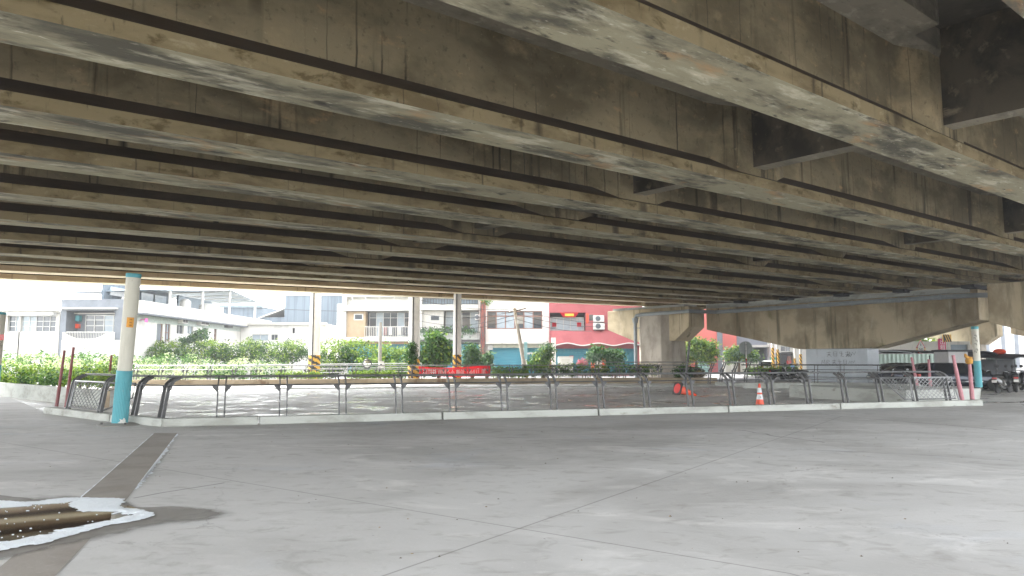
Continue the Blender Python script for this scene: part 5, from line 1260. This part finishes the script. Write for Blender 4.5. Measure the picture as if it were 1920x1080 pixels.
p = at(712, 700, 56); t = thing('utility_pole', 'short grey concrete pole with a lamp box behind the far railing', 'utility pole', (p.x, p.y, -.05))
q = MB(); zt = at(712, 603, 56).z; q.tube([(0, 0, 0), (0, 0, zt)], [.15, .11], 12); q.build('shaft', plain('grey_pole', c(150, 148, 142), .8), t, smooth=True)
q = MB(); q.bb((-.05, -.32, 1.0), (.35, -.17, 1.5)); q.build('box', m_offwhite, t, bevel=.02); q = MB(); q.lathe([(.07, 0), (.07, .03)], 12, c0=(.15, -.33, 1.28), M=Matrix.Rotation(R(90), 3, 'X')); q.build('lens', m_black, t)
# leaning pole with transformer
p = at(988, 698, 60); a = at(964, 576, 60)-Vector((p.x, p.y, 0)); t = thing('utility_pole', 'leaning wooden utility pole with a transformer box before the white house', 'utility pole', (p.x, p.y, -.05))
q = MB(); q.tube([(0, 0, 0), a*.5, a], [.17, .15, .11], 10); q.build('shaft', plain('grey_wood_pole', c(172, 162, 148), .9, var=.15), t, smooth=True)
q = MB(); b_ = a*.82; q.bb((b_.x+.05, b_.y-.4, b_.z-.25), (b_.x+.55, b_.y-.1, b_.z+.3)); q.build('transformer_box', m_white, t, bevel=.03)
q = MB(); b_ = a*.95; q.tube([b_+Vector((-.5, 0, -.1)), b_+Vector((.9, 0, .25))], .05, 6); q.build('cross_arm', m_bark, t)
for dx in (-.4, .1, .7): q = MB(); q.lathe([(.05, 0), (.07, .05), (.04, .1), (.06, .16), (.02, .2)], 8, c0=b_+Vector((dx, 0, dx*.25+.03))); q.build('insulator', m_white, t)
q = MB(); q.tube([a*.0+Vector((0, 0, .3)), a*.18], [.178, .172], 12); q.build('hazard_band', m_yellow, t)
for k in range(3): q = MB(); z = .5+k*.32; b_ = a*(z/a.z); q.sections([[b_+Vector((-.182, -.09, .06)), b_+Vector((.0, -.185, -.03)), b_+Vector((.0, -.185, .08)), b_+Vector((-.182, -.09, .17))], [b_+Vector((.0, -.184, -.03)), b_+Vector((.17, -.1, -.12)), b_+Vector((.17, -.1, -.01)), b_+Vector((.0, -.184, .08))]], 0); q.build('black_stripe', m_hblack, t)
q = MB(); b_ = a*.38; q.bb((b_.x+.16, b_.y-.1, b_.z-.55), (b_.x+.42, b_.y-.05, b_.z+.85)); q.build('notice_plate', plain('pale_teal_plate', c(150, 196, 200), .5), t)
# overhead cables
cg = 0
def cable(label, p0, p1, sag, r=.018):
    q = MB(); n = 16; q.tube([p0.lerp(p1, i/n)-Vector((0, 0, sag*math.sin(math.pi*i/n))) for i in range(n+1)], r, 5)
    tag(q.build('overhead_cable', m_post), label, 'cable', 'overhead cables along the street')
for i, (x0, y0, x1, y1, sg, lab) in enumerate([
    (478, 577, 776, 582, .15, 'highest thin cable crossing the grey clad block'), (776, 560, 964, 580, .3, 'cable from the tall ivy pole to the leaning pole top'),
    (776, 585, 964, 584, .5, 'sagging cable below the leaning pole cross arm'), (776, 600, 966, 590, .6, 'sagging cable across the planter balcony'),
    (776, 612, 968, 598, .5, 'lowest sagging cable across the planter balcony'), (964, 580, 1140, 606, .25, 'upper cable from the leaning pole to the red house'),
    (966, 588, 1135, 613, .3, 'middle cable from the leaning pole to the red house'), (968, 598, 1110, 621, .3, 'lower cable from the leaning pole to the red house'),
    (589, 668, 690, 682, .3, 'guy cable from the thickest striped pole to the mirror')]):
    cable(lab, at(x0, y0, 58), at(x1, y1, 58 if i < 5 else 66), sg)
# convex mirror and signs
def disc(name, r, th, mat, parent, c0=(0, 0, 0), rimm=None, face=-1, rx=90):
    q = MB(); q.lathe([(r, -th/2), (r, th/2)], 28, c0=c0, M=Matrix.Rotation(R(rx), 3, 'X')); return q.build(name, mat, parent)
p = at(688, 700, 52.2); t = thing('traffic_mirror', 'round convex traffic mirror with pale rim behind the far railing', 'traffic mirror', (p.x, p.y, -.05)); zc = at(688, 681, 52.2).z
q = MB(); q.tube([(0, .08, 0), (0, .08, zc+.5)], .04, 8); q.build('pole', m_post, t)
q = MB(); q.tube([(math.cos(2*math.pi*k/24)*.3, 0, zc+math.sin(2*math.pi*k/24)*.3) for k in range(25)], .04, 6); q.build('rim', m_post, t)
q = MB(); q.lathe([(.29, 0), (.2, .05), (.08, .075), (.0, .08)], 24, c0=(0, .02, zc), M=Matrix.Rotation(R(90), 3, 'X')); q.build('mirror_glass', plain('mirror', c(210, 212, 204), .1, .9), t, smooth=True)
p = at(1399.5, 700, 56); t = thing('road_sign', 'grey back of a round road sign on a white pole', 'road sign', (p.x, p.y, -.05)); zc = at(1398, 651, 56).z
q = MB(); q.tube([(0, -.06, 0), (0, -.06, zc+.42)], .035, 8); q.build('pole', m_white, t)
disc('sign_plate', .5, .02, plain('sign_back', c(118, 122, 120), .5, .4, var=.15), t, (0, 0, zc)); 
q = MB(); q.bb((-.06, -.09, zc-.25), (.06, -.012, zc-.2)); q.bb((-.06, -.09, zc+.2), (.06, -.012, zc+.25)); q.build('clamp', m_post, t)
q = MB(); q.tube([(0, -.06, .9), (0, -.06, 1.7)], .04, 8); q.build('red_band', m_redlight, t)
def text_mesh(body, size, name, mat, parent, M, ext=.004, space=1.0, bold=0):
    cu = bpy.data.curves.new('t', 'FONT'); cu.body = body; cu.size = size; cu.extrude = ext; cu.align_x = 'CENTER'; cu.align_y = 'CENTER'; cu.space_character = space; cu.resolution_u = 3; cu.offset = bold
    ob = bpy.data.objects.new('t', cu); COL.objects.link(ob); dg = bpy.context.evaluated_depsgraph_get()
    me = bpy.data.meshes.new_from_object(ob.evaluated_get(dg)); bpy.data.objects.remove(ob); bpy.data.curves.remove(cu)
    me.name = name; me.materials.clear(); me.materials.append(mat); me.transform(M); o_ = bpy.data.objects.new(name, me); COL.objects.link(o_); o_.parent = parent
    return o_
FRONT = Matrix.Rotation(R(90), 4, 'X')
p = at(1729, 700, 62); t = thing('road_sign', 'triangular warning sign above a round 50 speed limit sign', 'road sign', (p.x, p.y, -.05)); z1 = at(1729, 645, 62).z; z2 = at(1729, 654, 62).z
q = MB(); q.tube([(0, .06, 0), (0, .06, z1+.4)], .04, 8); q.build('pole', m_alu, t)
q = MB(); tri = [(-.42, z1-.3), (.42, z1-.3), (0, z1+.44)]; q.sections([[(x, -.01, z) for x, z in tri], [(x, .01, z) for x, z in tri]], 0); tr_ = q.build('triangle_plate', m_redlight, t)
q = MB(); tri = [(-.28, z1-.22), (.28, z1-.22), (0, z1+.27)]; q.sections([[(x, -.02, z) for x, z in tri], [(x, -.012, z) for x, z in tri]], 0); tw = q.build('triangle_face', m_white, tr_)
q = MB(); q.bb((-.03, -.025, z1-.12), (.03, -.021, z1+.1)); q.build('symbol', m_black, tr_)
dsc = disc('round_plate', .36, .02, m_redlight, t, (0, 0, z2-.02)); disc('round_face', .27, .02, m_white, dsc, (0, -.008, z2-.02)); text_mesh('50', .34, 'lettering', m_black, dsc, Matrix.Translation((0, -.024, z2-.02)) @ FRONT)
q = MB(); q.bb((-.4, -.012, z1-.42), (.4, .008, z1-.31)); q.build('supplementary_plate', plain('yellow_plate', c(220, 190, 90), .5), t)
p = at(1779, 700, 66); t = thing('hazard_board', 'yellow and black diagonal hazard board high beside the pier', 'hazard board', (p.x, p.y, -.05)); a = at(1771, 640, 66); b_ = at(1787, 626, 66)
q = MB(); q.tube([(.1, .08, 0), (.1, .08, b_.z)], .05, 8); q.build('pole', m_alu, t)
w_, hh, zc = (b_.x-a.x)/2, (b_.z-a.z)/2, (a.z+b_.z)/2
q = MB(); q.box((0, 0, zc), (w_*2, .02, hh*2)); bd = q.build('board', m_yellow, t)
for k in range(4):
    q = MB(); x = -w_+.09+k*w_*.5; q.sections([[(x-.0, -.014, zc-hh), (x+.12, -.014, zc-hh), (x+.12-.25 if x > -.2 else x+.1, -.014, zc+hh), (x-.25 if x > -.2 else x-.02, -.014, zc+hh)], [(x, -.011, zc-hh), (x+.12, -.011, zc-hh), (x+.12-.25 if x > -.2 else x+.1, -.011, zc+hh), (x-.25 if x > -.2 else x-.02, -.011, zc+hh)]], 0); q.build('black_stripe', m_hblack, bd)
p = at(1769, 700, 70); t = thing('vertical_banner', 'vertical pink shop banner with white characters behind the carports', 'banner', (p.x, p.y, -.05)); a = at(1761, 658, 70); b_ = at(1776, 634, 70)
q = MB(); q.tube([(0, .08, 0), (0, .08, b_.z+.2)], .05, 8); q.build('pole', m_alu, t); q = MB(); q.box((0, 0, (a.z+b_.z)/2), (.72, .03, b_.z-a.z)); bn = q.build('cloth', plain('magenta_cloth', c(204, 66, 110), .7), t)
for k, ch in enumerate('出租'): text_mesh(ch, .5, 'lettering', m_text, bn, Matrix.Translation((0.05, -.02, b_.z-.35-k*.5)) @ FRONT)
# red banner hanging on the far railing, read from the street: mirrored here
t = thing('banner', 'red cloth banner with white mirrored writing hung on the far railing', 'banner', (at(853, 700, 50.6).x, 50.6, 0)); X0 = at(784, 700, 50.6).x-t.location.x; X1 = at(919, 700, 50.6).x-t.location.x
ztop = lambda u_: at(850, 687, 50.6).z-.10*math.sin(math.pi*u_)+(.10*(u_-.35)/.65 if u_ > .35 else 0)
zbot = lambda u_: at(850, 706, 50.6).z+(.03*math.sin(u_*9))
def bsurf(u_, w2): return Vector((X0+(X1-X0)*(u_*(1-.0)+(0.02*(1-2*abs(w2-.5)) if u_ < .1 else 0)), .05*math.sin(u_*17+w2*2)+.03*math.sin(u_*41), zbot(u_)+(ztop(u_)-zbot(u_))*w2))
q = MB(); nx, nz = 60, 8
for sd in (0, 1):
    o_ = len(q.v)
    for j in range(nz+1):
        for i in range(nx+1):
            v_ = bsurf(i/nx, j/nz); q.v.append((v_.x, v_.y+sd*.006, v_.z))
    for j in range(nz):
        for i in range(nx): q.f.append((o_+j*(nx+1)+i, o_+j*(nx+1)+i+1, o_+(j+1)*(nx+1)+i+1, o_+(j+1)*(nx+1)+i)); q.m.append(0)
cb = q.build('cloth', m_bannerred, t, smooth=True)
o_ = text_mesh('加「LINE」投資 小心詐欺 快打165', .62, 'lettering', m_text, cb, Matrix.Identity(4), .0005, 1.0, .012)
me = o_.data; xs = [v.co.x for v in me.vertices]; ys = [v.co.y for v in me.vertices]; x0_, x1_, y0_, y1_ = min(xs), max(xs), min(ys), max(ys)
for v in me.vertices:
    u_ = .05+.89*(1-(v.co.x-x0_)/(x1_-x0_)); w2 = .06+.72*(v.co.y-y0_)/(y1_-y0_); b_ = bsurf(u_, w2); v.co = Vector((b_.x, b_.y-.010, b_.z))
for xx, nm in ((X0, 'tie_cord'), (X1, 'tie_cord')):
    q = MB(); s_ = 1 if xx > 0 else -1; u_ = 0 if xx < 0 else 1; q.tube([bsurf(u_, 1), bsurf(u_, 1)+Vector((.35*s_, -.2, .12))], .012, 4); q.build(nm, m_white, t)
# dark prop leaning beside the pale column
q = MB(); a = at(1284, 690, 47.5); a.z = 0; b_ = at(1293, 640, 47.5); q.box((a+b_)/2, (.16, .12, (b_-a).length), M=(b_-a).to_track_quat('Z', 'Y').to_matrix()); q.box(a+Vector((0, 0, .03)), (.3, .3, .06))
tag(q.build('prop_post', m_post, bevel=.01), 'dark slanted steel prop beside the pale pier column', 'prop')
# bins etc. by the white shophouse
q = MB(); p = at(1487, 690, 79); q.lathe([(.2, 0), (.26, .9), (.28, .92), (.1, 1.0)], 14, c0=(p.x, p.y, -.05)); tag(q.build('bin', plain('blue_plastic', c(40, 100, 170), .5)), 'blue plastic bin beside the slim black striped post', 'bin')
t = thing('signboard', 'small green street signboard above the white car', 'sign', (at(1449, 690, 82).x, 82, -.05)); q = MB(); a = at(1444, 674, 82); b_ = at(1455, 669, 82); q.bb((a.x-t.location.x, -.02, a.z), (b_.x-t.location.x, .02, b_.z)); q.build('plate', plain('green_plate', c(90, 170, 150), .5), t); q = MB(); q.tube([(0, .04, 0), (0, .04, b_.z)], .03, 6); q.build('pole', m_alu, t)
# ---------------- carports and corrugated fences on the right
def corr_fence(label, x0, x1, ytop, ybot, Y0, Y1, mat, n, group='green corrugated fences'):
    a = at(x0, 690, Y0); b_ = at(x1, 690, Y1); d = Vector((b_.x-a.x, b_.y-a.y, 0)); L_ = d.length
    t = thing('corrugated_fence', label, 'fence', (a.x, a.y, -.05), math.atan2(d.y, d.x), group); z1 = at(x0, ytop, Y0).z+.05
    q = MB(); secs = []
    for i in range(n*4+1):
        x = L_*i/(n*4); y = (0, 0, -.06, -.06)[i % 4]; secs.append([(x, y, 0), (x, y, z1), (x, y+.02, z1), (x, y+.02, 0)])
    q.sections(secs, 0); q.build('sheeting', mat, t)
    for i in range(5):
        q = MB(); q.bb((L_*i/4-.03, .03, 0), (L_*i/4+.03, .09, z1)); q.build('post', m_post, t)
    q = MB(); q.bb((0, -.07, z1), (L_, .04, z1+.05)); q.build('top_rail', m_alu, t)
m_green = plain('pale_green_sheet', c(206, 226, 216), .5, .1, var=.1, scale=2); m_green2 = plain('grey_green_sheet', c(110, 128, 118), .5, .1, var=.1)
corr_fence('long pale green corrugated fence behind the parked black car', 1638, 1782, 664, 705, 57.6, 57, m_green, 18)
corr_fence('short grey green corrugated fence with a red notice at the right', 1852, 1905, 665, 705, 50, 50, m_green2, 9)
q = MB(); a = at(1853, 684, 49.9); b_ = at(1881, 677, 49.9); t = thing('notice', 'red notice with white characters on the grey green fence', 'notice', ((a.x+b_.x)/2, 49.86, (a.z+b_.z)/2)); q.box((0, 0, 0), (b_.x-a.x, .015, b_.z-a.z)); q.build('plate', m_redlight, t); text_mesh('禁止停車', .2, 'lettering', m_text, t, Matrix.Translation((0, -.012, 0)) @ FRONT)
m_tarp = plain('dark_tarpaulin', c(44, 46, 50), .6, var=.2, scale=2)
def carport(label, x0, x1, ytop, yedge, Y, depth, mat, side=None):
    a = at(x0, 690, Y); b_ = at(x1, 690, Y); z1 = at(x0, ytop, Y).z; z0 = at(x0, yedge, Y).z; L_ = b_.x-a.x
    t = thing('carport', label, 'carport', (a.x, Y, -.05), 0, 'carports behind the parked cars'); q = MB(); n = 12; secs = []
    for i in range(n+1):
        t_ = i/n; z = z0+(z1-z0)*math.sin(math.pi*t_)**.7+.05; secs.append([(L_*t_, 0, z), (L_*t_, depth, z+.15), (L_*t_, depth, z+.1), (L_*t_, -.02, z-.06)])
    q.sections(secs, 0); q.build('canopy', mat, t, smooth=True)
    for x in (.05, L_-.05):
        for y_ in (.1, depth-.1): q = MB(); q.tube([(x, y_, 0), (x, y_, z0)], .04, 6); q.build('post', m_post, t)
    if side: q = MB(); q.bb((L_*side[0], depth*.8, .1), (L_*side[1], depth*.8+.05, z0)); q.build('side_curtain', m_tarp, t)
carport('pale grey carport canopy over the left end of the green fence', 1640, 1715, 657.5, 662, 58.2, 4, plain('pale_tarpaulin', c(176, 182, 188), .6))
carport('dark carport canopy over the middle of the green fence', 1700, 1785, 657.5, 664, 58.2, 5, m_tarp)
carport('black carport behind the slim grey post', 1826, 1872, 658, 664, 46, 5, m_tarp, (0, .55))
carport('dark covered stall cut by the right photo edge', 1900, 1990, 665, 672, 44, 5, m_tarp, (0, 1))
t = thing('storage_box', 'tall pale grey metal storage box behind the dark blue wagon', 'storage box', (at(1798, 690, 46).x, 46, -.05)); a = at(1781, 690, 46); b_ = at(1816, 658, 46); wx = b_.x-a.x
q = MB(); q.bb((-wx/2, 0, 0), (wx/2, 1.6, b_.z)); q.build('body', plain('pale_grey_panel', c(186, 184, 184), .5, var=.04), t, bevel=.02); q = MB(); q.bb((-wx/2-.08, -.12, b_.z+.002), (wx/2+.3, 1.7, b_.z+.12)); q.build('roof', m_tarp, t)
q = MB(); q.bb((-wx/2+.02, -.01, b_.z*.5), (wx/2-.02, -.002, b_.z*.5+.03)); q.build('seam', m_post, t)
q = MB(); a = at(1874, 660, 46.5); q.lathe([(.02, -.15), (.2, -.1), (.28, 0), (.2, .14), (.05, .2)], 10, c0=a, M=Matrix.Diagonal((1.5, 1, 1))); tag(q.build('cloth_bundle', m_orange, smooth=True), 'small orange bundle lying on the black carport roof', 'bundle')

# ================================================================== VEHICLES
def wheel(parent, x, y, r, w_):
    q = MB(); Mx = Matrix.Rotation(R(90), 3, 'X')
    q.lathe([(r*.62, -w_/2), (r*.93, -w_/2), (r, -w_*.3), (r, w_*.3), (r*.93, w_/2), (r*.62, w_/2)], 24, c0=(x, y, r), M=Mx); wt = q.build('wheel', m_black, parent, smooth=True)
    s_ = -1 if y < 0 else 1
    q = MB(); q.lathe([(r*.62, -w_*.3), (r*.6, w_*.30), (r*.15, w_*.36), (.01, w_*.36)], 24, c0=(x, y, r), M=Mx if s_ < 0 else Matrix.Rotation(R(-90), 3, 'X')); q.build('rim', m_chrome, wt, smooth=True)
    q = MB()
    for k in range(5):
        a = 2*math.pi*k/5; Rm = Matrix.Rotation(a, 3, 'Y'); q.box(Vector((x, y+s_*w_*.40, r))+Rm @ Vector((r*.34, 0, 0)), (r*.4, .02, r*.12), M=Rm)
    q.build('spoke', m_post, wt)
def car(label, loc, rz, L_, W, H, paint, style='wagon', scale=1.0):
    """local x forward; stations give belt and roof heights and half widths"""
    t = thing('parked_car', label, 'car', loc, rz, 'parked cars'); hw = W/2
    S = [-.5, -.485, -.44, -.36, -.2, 0, .16, .30, .40, .46, .49, .5]
    belt = {'wagon': [.62, .78, .60*H, .63*H, .63*H, .62*H, .61*H, .58*H, .54*H, .49*H, .42*H, .36*H], 'sedan': [.60, .70, .66*H, .67*H, .65*H, .63*H, .62*H, .58*H, .54*H, .49*H, .42*H, .36*H]}[style]
    sill = [.38, .30, .24, .2, .19, .19, .19, .19, .2, .24, .30, .36]; wd = [.80, .90, .96, .99, 1, 1, 1, .99, .96, .90, .80, .66]
    q = MB(); secs = []
    for s_, bz, sz, w_ in zip(S, belt, sill, wd):
        x = s_*L_; y = hw*w_; secs.append([(x, -y*.90, sz), (x, -y, sz+(bz-sz)*.35), (x, -y*.985, sz+(bz-sz)*.75), (x, -y*.91, bz), (x, 0, bz+.03), (x, y*.91, bz), (x, y*.985, sz+(bz-sz)*.75), (x, y, sz+(bz-sz)*.35), (x, y*.90, sz), (x, 0, sz-.02)])
    q.sections(secs, 0); body = q.build('body', paint, t, smooth=True)
    if style == 'wagon': G = [(-.475, 0), (-.40, .84), (-.33, .97), (-.15, 1), (.02, .99), (.12, .93), (.29, 0)]
    else: G = [(-.40, 0), (-.27, .80), (-.20, .95), (-.06, 1), (.05, .98), (.12, .90), (.29, 0)]
    q = MB(); secs = []
    for s_, f_ in G:
        x = s_*L_; z0_ = .615*H; z = z0_+(H-z0_)*f_; y0_ = hw*.90; y1_ = hw*(.90-.20*f_)
        secs.append([(x, -y0_, z0_-.02), (x, -y1_, z-.02*f_), (x, -y1_*.8, z+.012*f_), (x, y1_*.8, z+.012*f_), (x, y1_, z-.02*f_), (x, y0_, z0_-.02)])
    q.sections(secs, 0); gh = q.build('windows', m_tint, t, smooth=True)
    q = MB(); secs = []
    for s_, f_ in [g for g in G if g[1] > .78]:
        x = s_*L_; z0_ = .615*H; z = z0_+(H-z0_)*f_; y1_ = hw*(.90-.20*f_); secs.append([(x, -y1_*1.01, z-.05), (x, -y1_*.99, z-.005), (x, -y1_*.8, z+.028), (x, y1_*.8, z+.028), (x, y1_*.99, z-.005), (x, y1_*1.01, z-.05)])
    q.sections(secs, 0); q.build('roof', paint, t, smooth=True)
    for sg in (-1, 1):
        for s0_, s1_ in ((-.12, -.10), (.03, .045)) + (((-.33, -.30),) if style == 'wagon' else ()):
            q = MB(); z0_ = .615*H; q.sections([[(s0_*L_, sg*hw*.905, z0_-.02), (s1_*L_, sg*hw*.905, z0_-.02), (s1_*L_, sg*hw*.88, z0_-.02)], [(s0_*L_, sg*hw*.715, H*.975), (s1_*L_, sg*hw*.715, H*.975), (s1_*L_, sg*hw*.69, H*.975)]], 0); q.build('pillar', paint, t)
        q = MB(); q.lathe([(.03, -.09), (.09, -.04), (.1, .03), (.04, .09)], 10, c0=(.17*L_, sg*(hw+.08), .66*H), M=Matrix.Diagonal((.7, 1.2, 1))); q.build('side_mirror', paint, t, smooth=True)
        q = MB(); q.sections([[(.455*L_, sg*hw*.55, .47*H), (.455*L_, sg*hw*.88, .47*H), (.44*L_, sg*hw*.9, .51*H), (.45*L_, sg*hw*.55, .52*H)], [(.495*L_, sg*hw*.45, .42*H), (.47*L_, sg*hw*.86, .42*H), (.45*L_, sg*hw*.9, .48*H), (.47*L_, sg*hw*.5, .48*H)]], 0); q.build('headlight', m_lamp, t)
        q = MB(); q.bb((-.497*L_, sg*hw*.55, .5*H), (-.47*L_, sg*hw*.9, .6*H)); q.build('tail_light', m_redlight, t)
        for s_ in (.16*L_-.25*L_, -.28*L_):
            q = MB(); q.bb((s_-.1, sg*hw*.985-.012, .57*H), (s_+.1, sg*hw*.985+.012, .585*H)); q.build('door_handle', m_chrome, t)
        for x in (.31*L_, -.31*L_): wheel(t, x, sg*(hw-.10), .31, .2)
        q = MB(); q.bb((-.2*L_, sg*hw*1.002-.01, .30*H), (.2*L_, sg*hw*1.002+.01, .33*H)); q.build('door_trim', m_chrome, t)
    q = MB(); q.bb((-.508*L_, -.26, .42*H), (-.496*L_, .26, .5*H)); q.build('number_plate', m_white, t); q = MB(); q.bb((.499*L_, -.26, .3*H), (.512*L_, .26, .38*H)); q.build('number_plate', m_white, t)
    return t
pc = gp(1806, 731); car('dark blue wagon parked broadside behind the right plinth', (pc.x, pc.y+.6, 0), R(-4), 4.55, 1.80, 1.38, m_carblue)
pc = at(1685, 700, 55); car('black sedan parked beside the grey painted column', (pc.x, 54.6, 0), R(-8), 4.5, 1.78, 1.33, m_carblack, 'sedan')
pc = at(1652, 700, 58.5); car('steel blue sedan parked half behind the grey painted column', (pc.x-2.2, 59.5, 0), R(-25), 4.4, 1.76, 1.25, m_cargrey, 'sedan')
pc = at(1441, 690, 84); car('white car parked in front of the grey garage gate', (pc.x, pc.y, -.03), R(70), 4.3, 1.75, 1.5, m_carwhite)
pc = at(1735, 690, 47); car('dark sedan whose pale bonnet shows between the wagon and the black sedan', (pc.x+.4, 50.5, 0), R(172), 4.3, 1.75, 1.2, m_cargrey, 'sedan')

def scooter(label, loc, rz, paint):
    t = thing('scooter', label, 'scooter', loc, rz, 'parked scooters')
    for x in (-.62, .62):
        q = MB(); q.lathe([(.15, -.05), (.23, -.05), (.25, -.02), (.25, .02), (.23, .05), (.15, .05)], 22, c0=(x, 0, .25), M=Matrix.Rotation(R(90), 3, 'X')); w_ = q.build('wheel', m_black, t, smooth=True)
        q = MB(); q.lathe([(.15, -.035), (.14, .035), (.03, .045)], 16, c0=(x, 0, .25), M=Matrix.Rotation(R(90), 3, 'X')); q.build('rim', m_chrome, w_, smooth=True)
    q = MB(); secs = []
    for x, z0_, z1_, w_ in ((-.86, .56, .66, .07), (-.75, .45, .74, .14), (-.45, .32, .74, .17), (-.15, .28, .66, .17), (.0, .26, .40, .16), (.2, .26, .34, .16), (.32, .3, .42, .17)):
        secs.append([(x, -w_, z0_), (x, -w_*1.1, (z0_+z1_)/2), (x, -w_*.7, z1_), (x, w_*.7, z1_), (x, w_*1.1, (z0_+z1_)/2), (x, w_, z0_)])
    q.sections(secs, 0); q.build('body', paint, t, smooth=True)
    q = MB(); secs = [[(x, -w_, z-.05), (x, -w_*.8, z+.03), (x, w_*.8, z+.03), (x, w_, z-.05)] for x, z, w_ in ((-.88, .78, .09), (-.6, .80, .14), (-.3, .78, .13), (-.08, .76, .09))]
    q.sections(secs, 0); q.build('seat', m_black, t, smooth=True)
    q = MB(); secs = [[(x, -w_, z), (x+.05, -w_*.5, z+.01), (x+.05, w_*.5, z+.01), (x, w_, z), (x-.06, 0, z)] for x, z, w_ in ((.36, .34, .17), (.42, .6, .2), (.36, .85, .17), (.32, .98, .1))]
    q.sections(secs, 0); q.build('front_shield', paint, t, smooth=True)
    q = MB(); q.tube([(.6, 0, .25), (.5, 0, .55), (.38, 0, .98)], .035, 8); q.build('fork', m_chrome, t)
    q = MB(); q.sections([[(x, -.07, z), (x, 0, z+.04), (x, .07, z)] for x, z in ((.36, .5), (.56, .53), (.8, .44), (.9, .3))], 0); q.build('front_mudguard', paint, t, smooth=True)
    q = MB(); q.tube([(.26, -.34, 1.0), (.33, -.12, 1.03), (.35, 0, 1.02), (.33, .12, 1.03), (.26, .34, 1.0)], .018, 7); hb = q.build('handlebar', m_post, t)
    for s_ in (-1, 1):
        q = MB(); q.tube([(.3, s_*.25, 1.02), (.28, s_*.3, 1.22)], .009, 5); q.lathe([(.02, -.02), (.075, 0), (.02, .02)], 10, c0=(.28, s_*.32, 1.25), M=Matrix.Rotation(R(90), 3, 'Y')); q.build('mirror', m_black, t)
    q = MB(); q.lathe([(.02, -.04), (.085, 0), (.09, .06)], 12, c0=(.42, 0, .92), M=Matrix.Rotation(R(-70), 3, 'Y')); q.build('headlight', m_lamp, t, smooth=True)
    q = MB(); q.bb((-.93, -.1, .50), (-.9, .1, .62)); q.build('number_plate', m_white, t); q = MB(); q.bb((-.9, -.09, .66), (-.86, .09, .74)); q.build('tail_light', m_redlight, t)
    q = MB(); q.tube([(-.2, -.16, .24), (-.5, -.18, .28), (-.85, -.19, .38)], [.03, .05, .06], 8); q.build('exhaust', m_chrome, t, smooth=True)
    return t
def sc_at(px, py, dz=0): p = gp(px, py); p.z = dz; return p
s0_ = scooter('black scooter with white plate facing away at the right photo edge', sc_at(1882, 737), R(35), m_carblack)
SC = [(1904, 735, 60, 'black scooter second from the wagon at the right photo edge'), (1925, 733, 75, 'scooter cut in half by the right photo edge'), (1866, 731, 100, 'dark scooter squeezed against the tail of the blue wagon')]
for px_, py_, a, lab in SC: dup(s0_, sc_at(px_, py_), R(a), lab)
for px_, py_, a, lab in [(1496, 716, 120, 'scooter parked against the left side of the grey painted column'), (1484, 713, 150, 'scooter parked at the end of the clipped hedge'), (1462, 713, 20, 'scooter under the clipped hedge left of the grey column'), (1712, 722, 200, 'scooter with raised mirrors in front of the green corrugated fence'), (1690, 723, 160, 'scooter parked close in front of the black sedan')]:
    dup(s0_, sc_at(px_, py_), R(a), lab)

# ================================================================== AIR: thin volume added to wash out the distance like glare
hz = MB(); hz.bb((-420, -140, -1.1), (420, 330, 24)); m_veil = bpy.data.materials.new('glare_veil'); m_veil.use_nodes = True
hn = m_veil.node_tree; hn.nodes.clear(); ho = hn.nodes.new('ShaderNodeOutputMaterial'); hv = hn.nodes.new('ShaderNodeVolumePrincipled')
hv.inputs['Color'].default_value = (.95, .96, .98, 1); hv.inputs['Density'].default_value = 0.0011; hn.links.new(hv.outputs[0], ho.inputs['Volume'])
h_ = hz.build('glare_veil', m_veil); h_['kind'] = 'stuff'; tag(h_, 'thin pale volume added over the street to wash it out like glare', 'glare_veil')
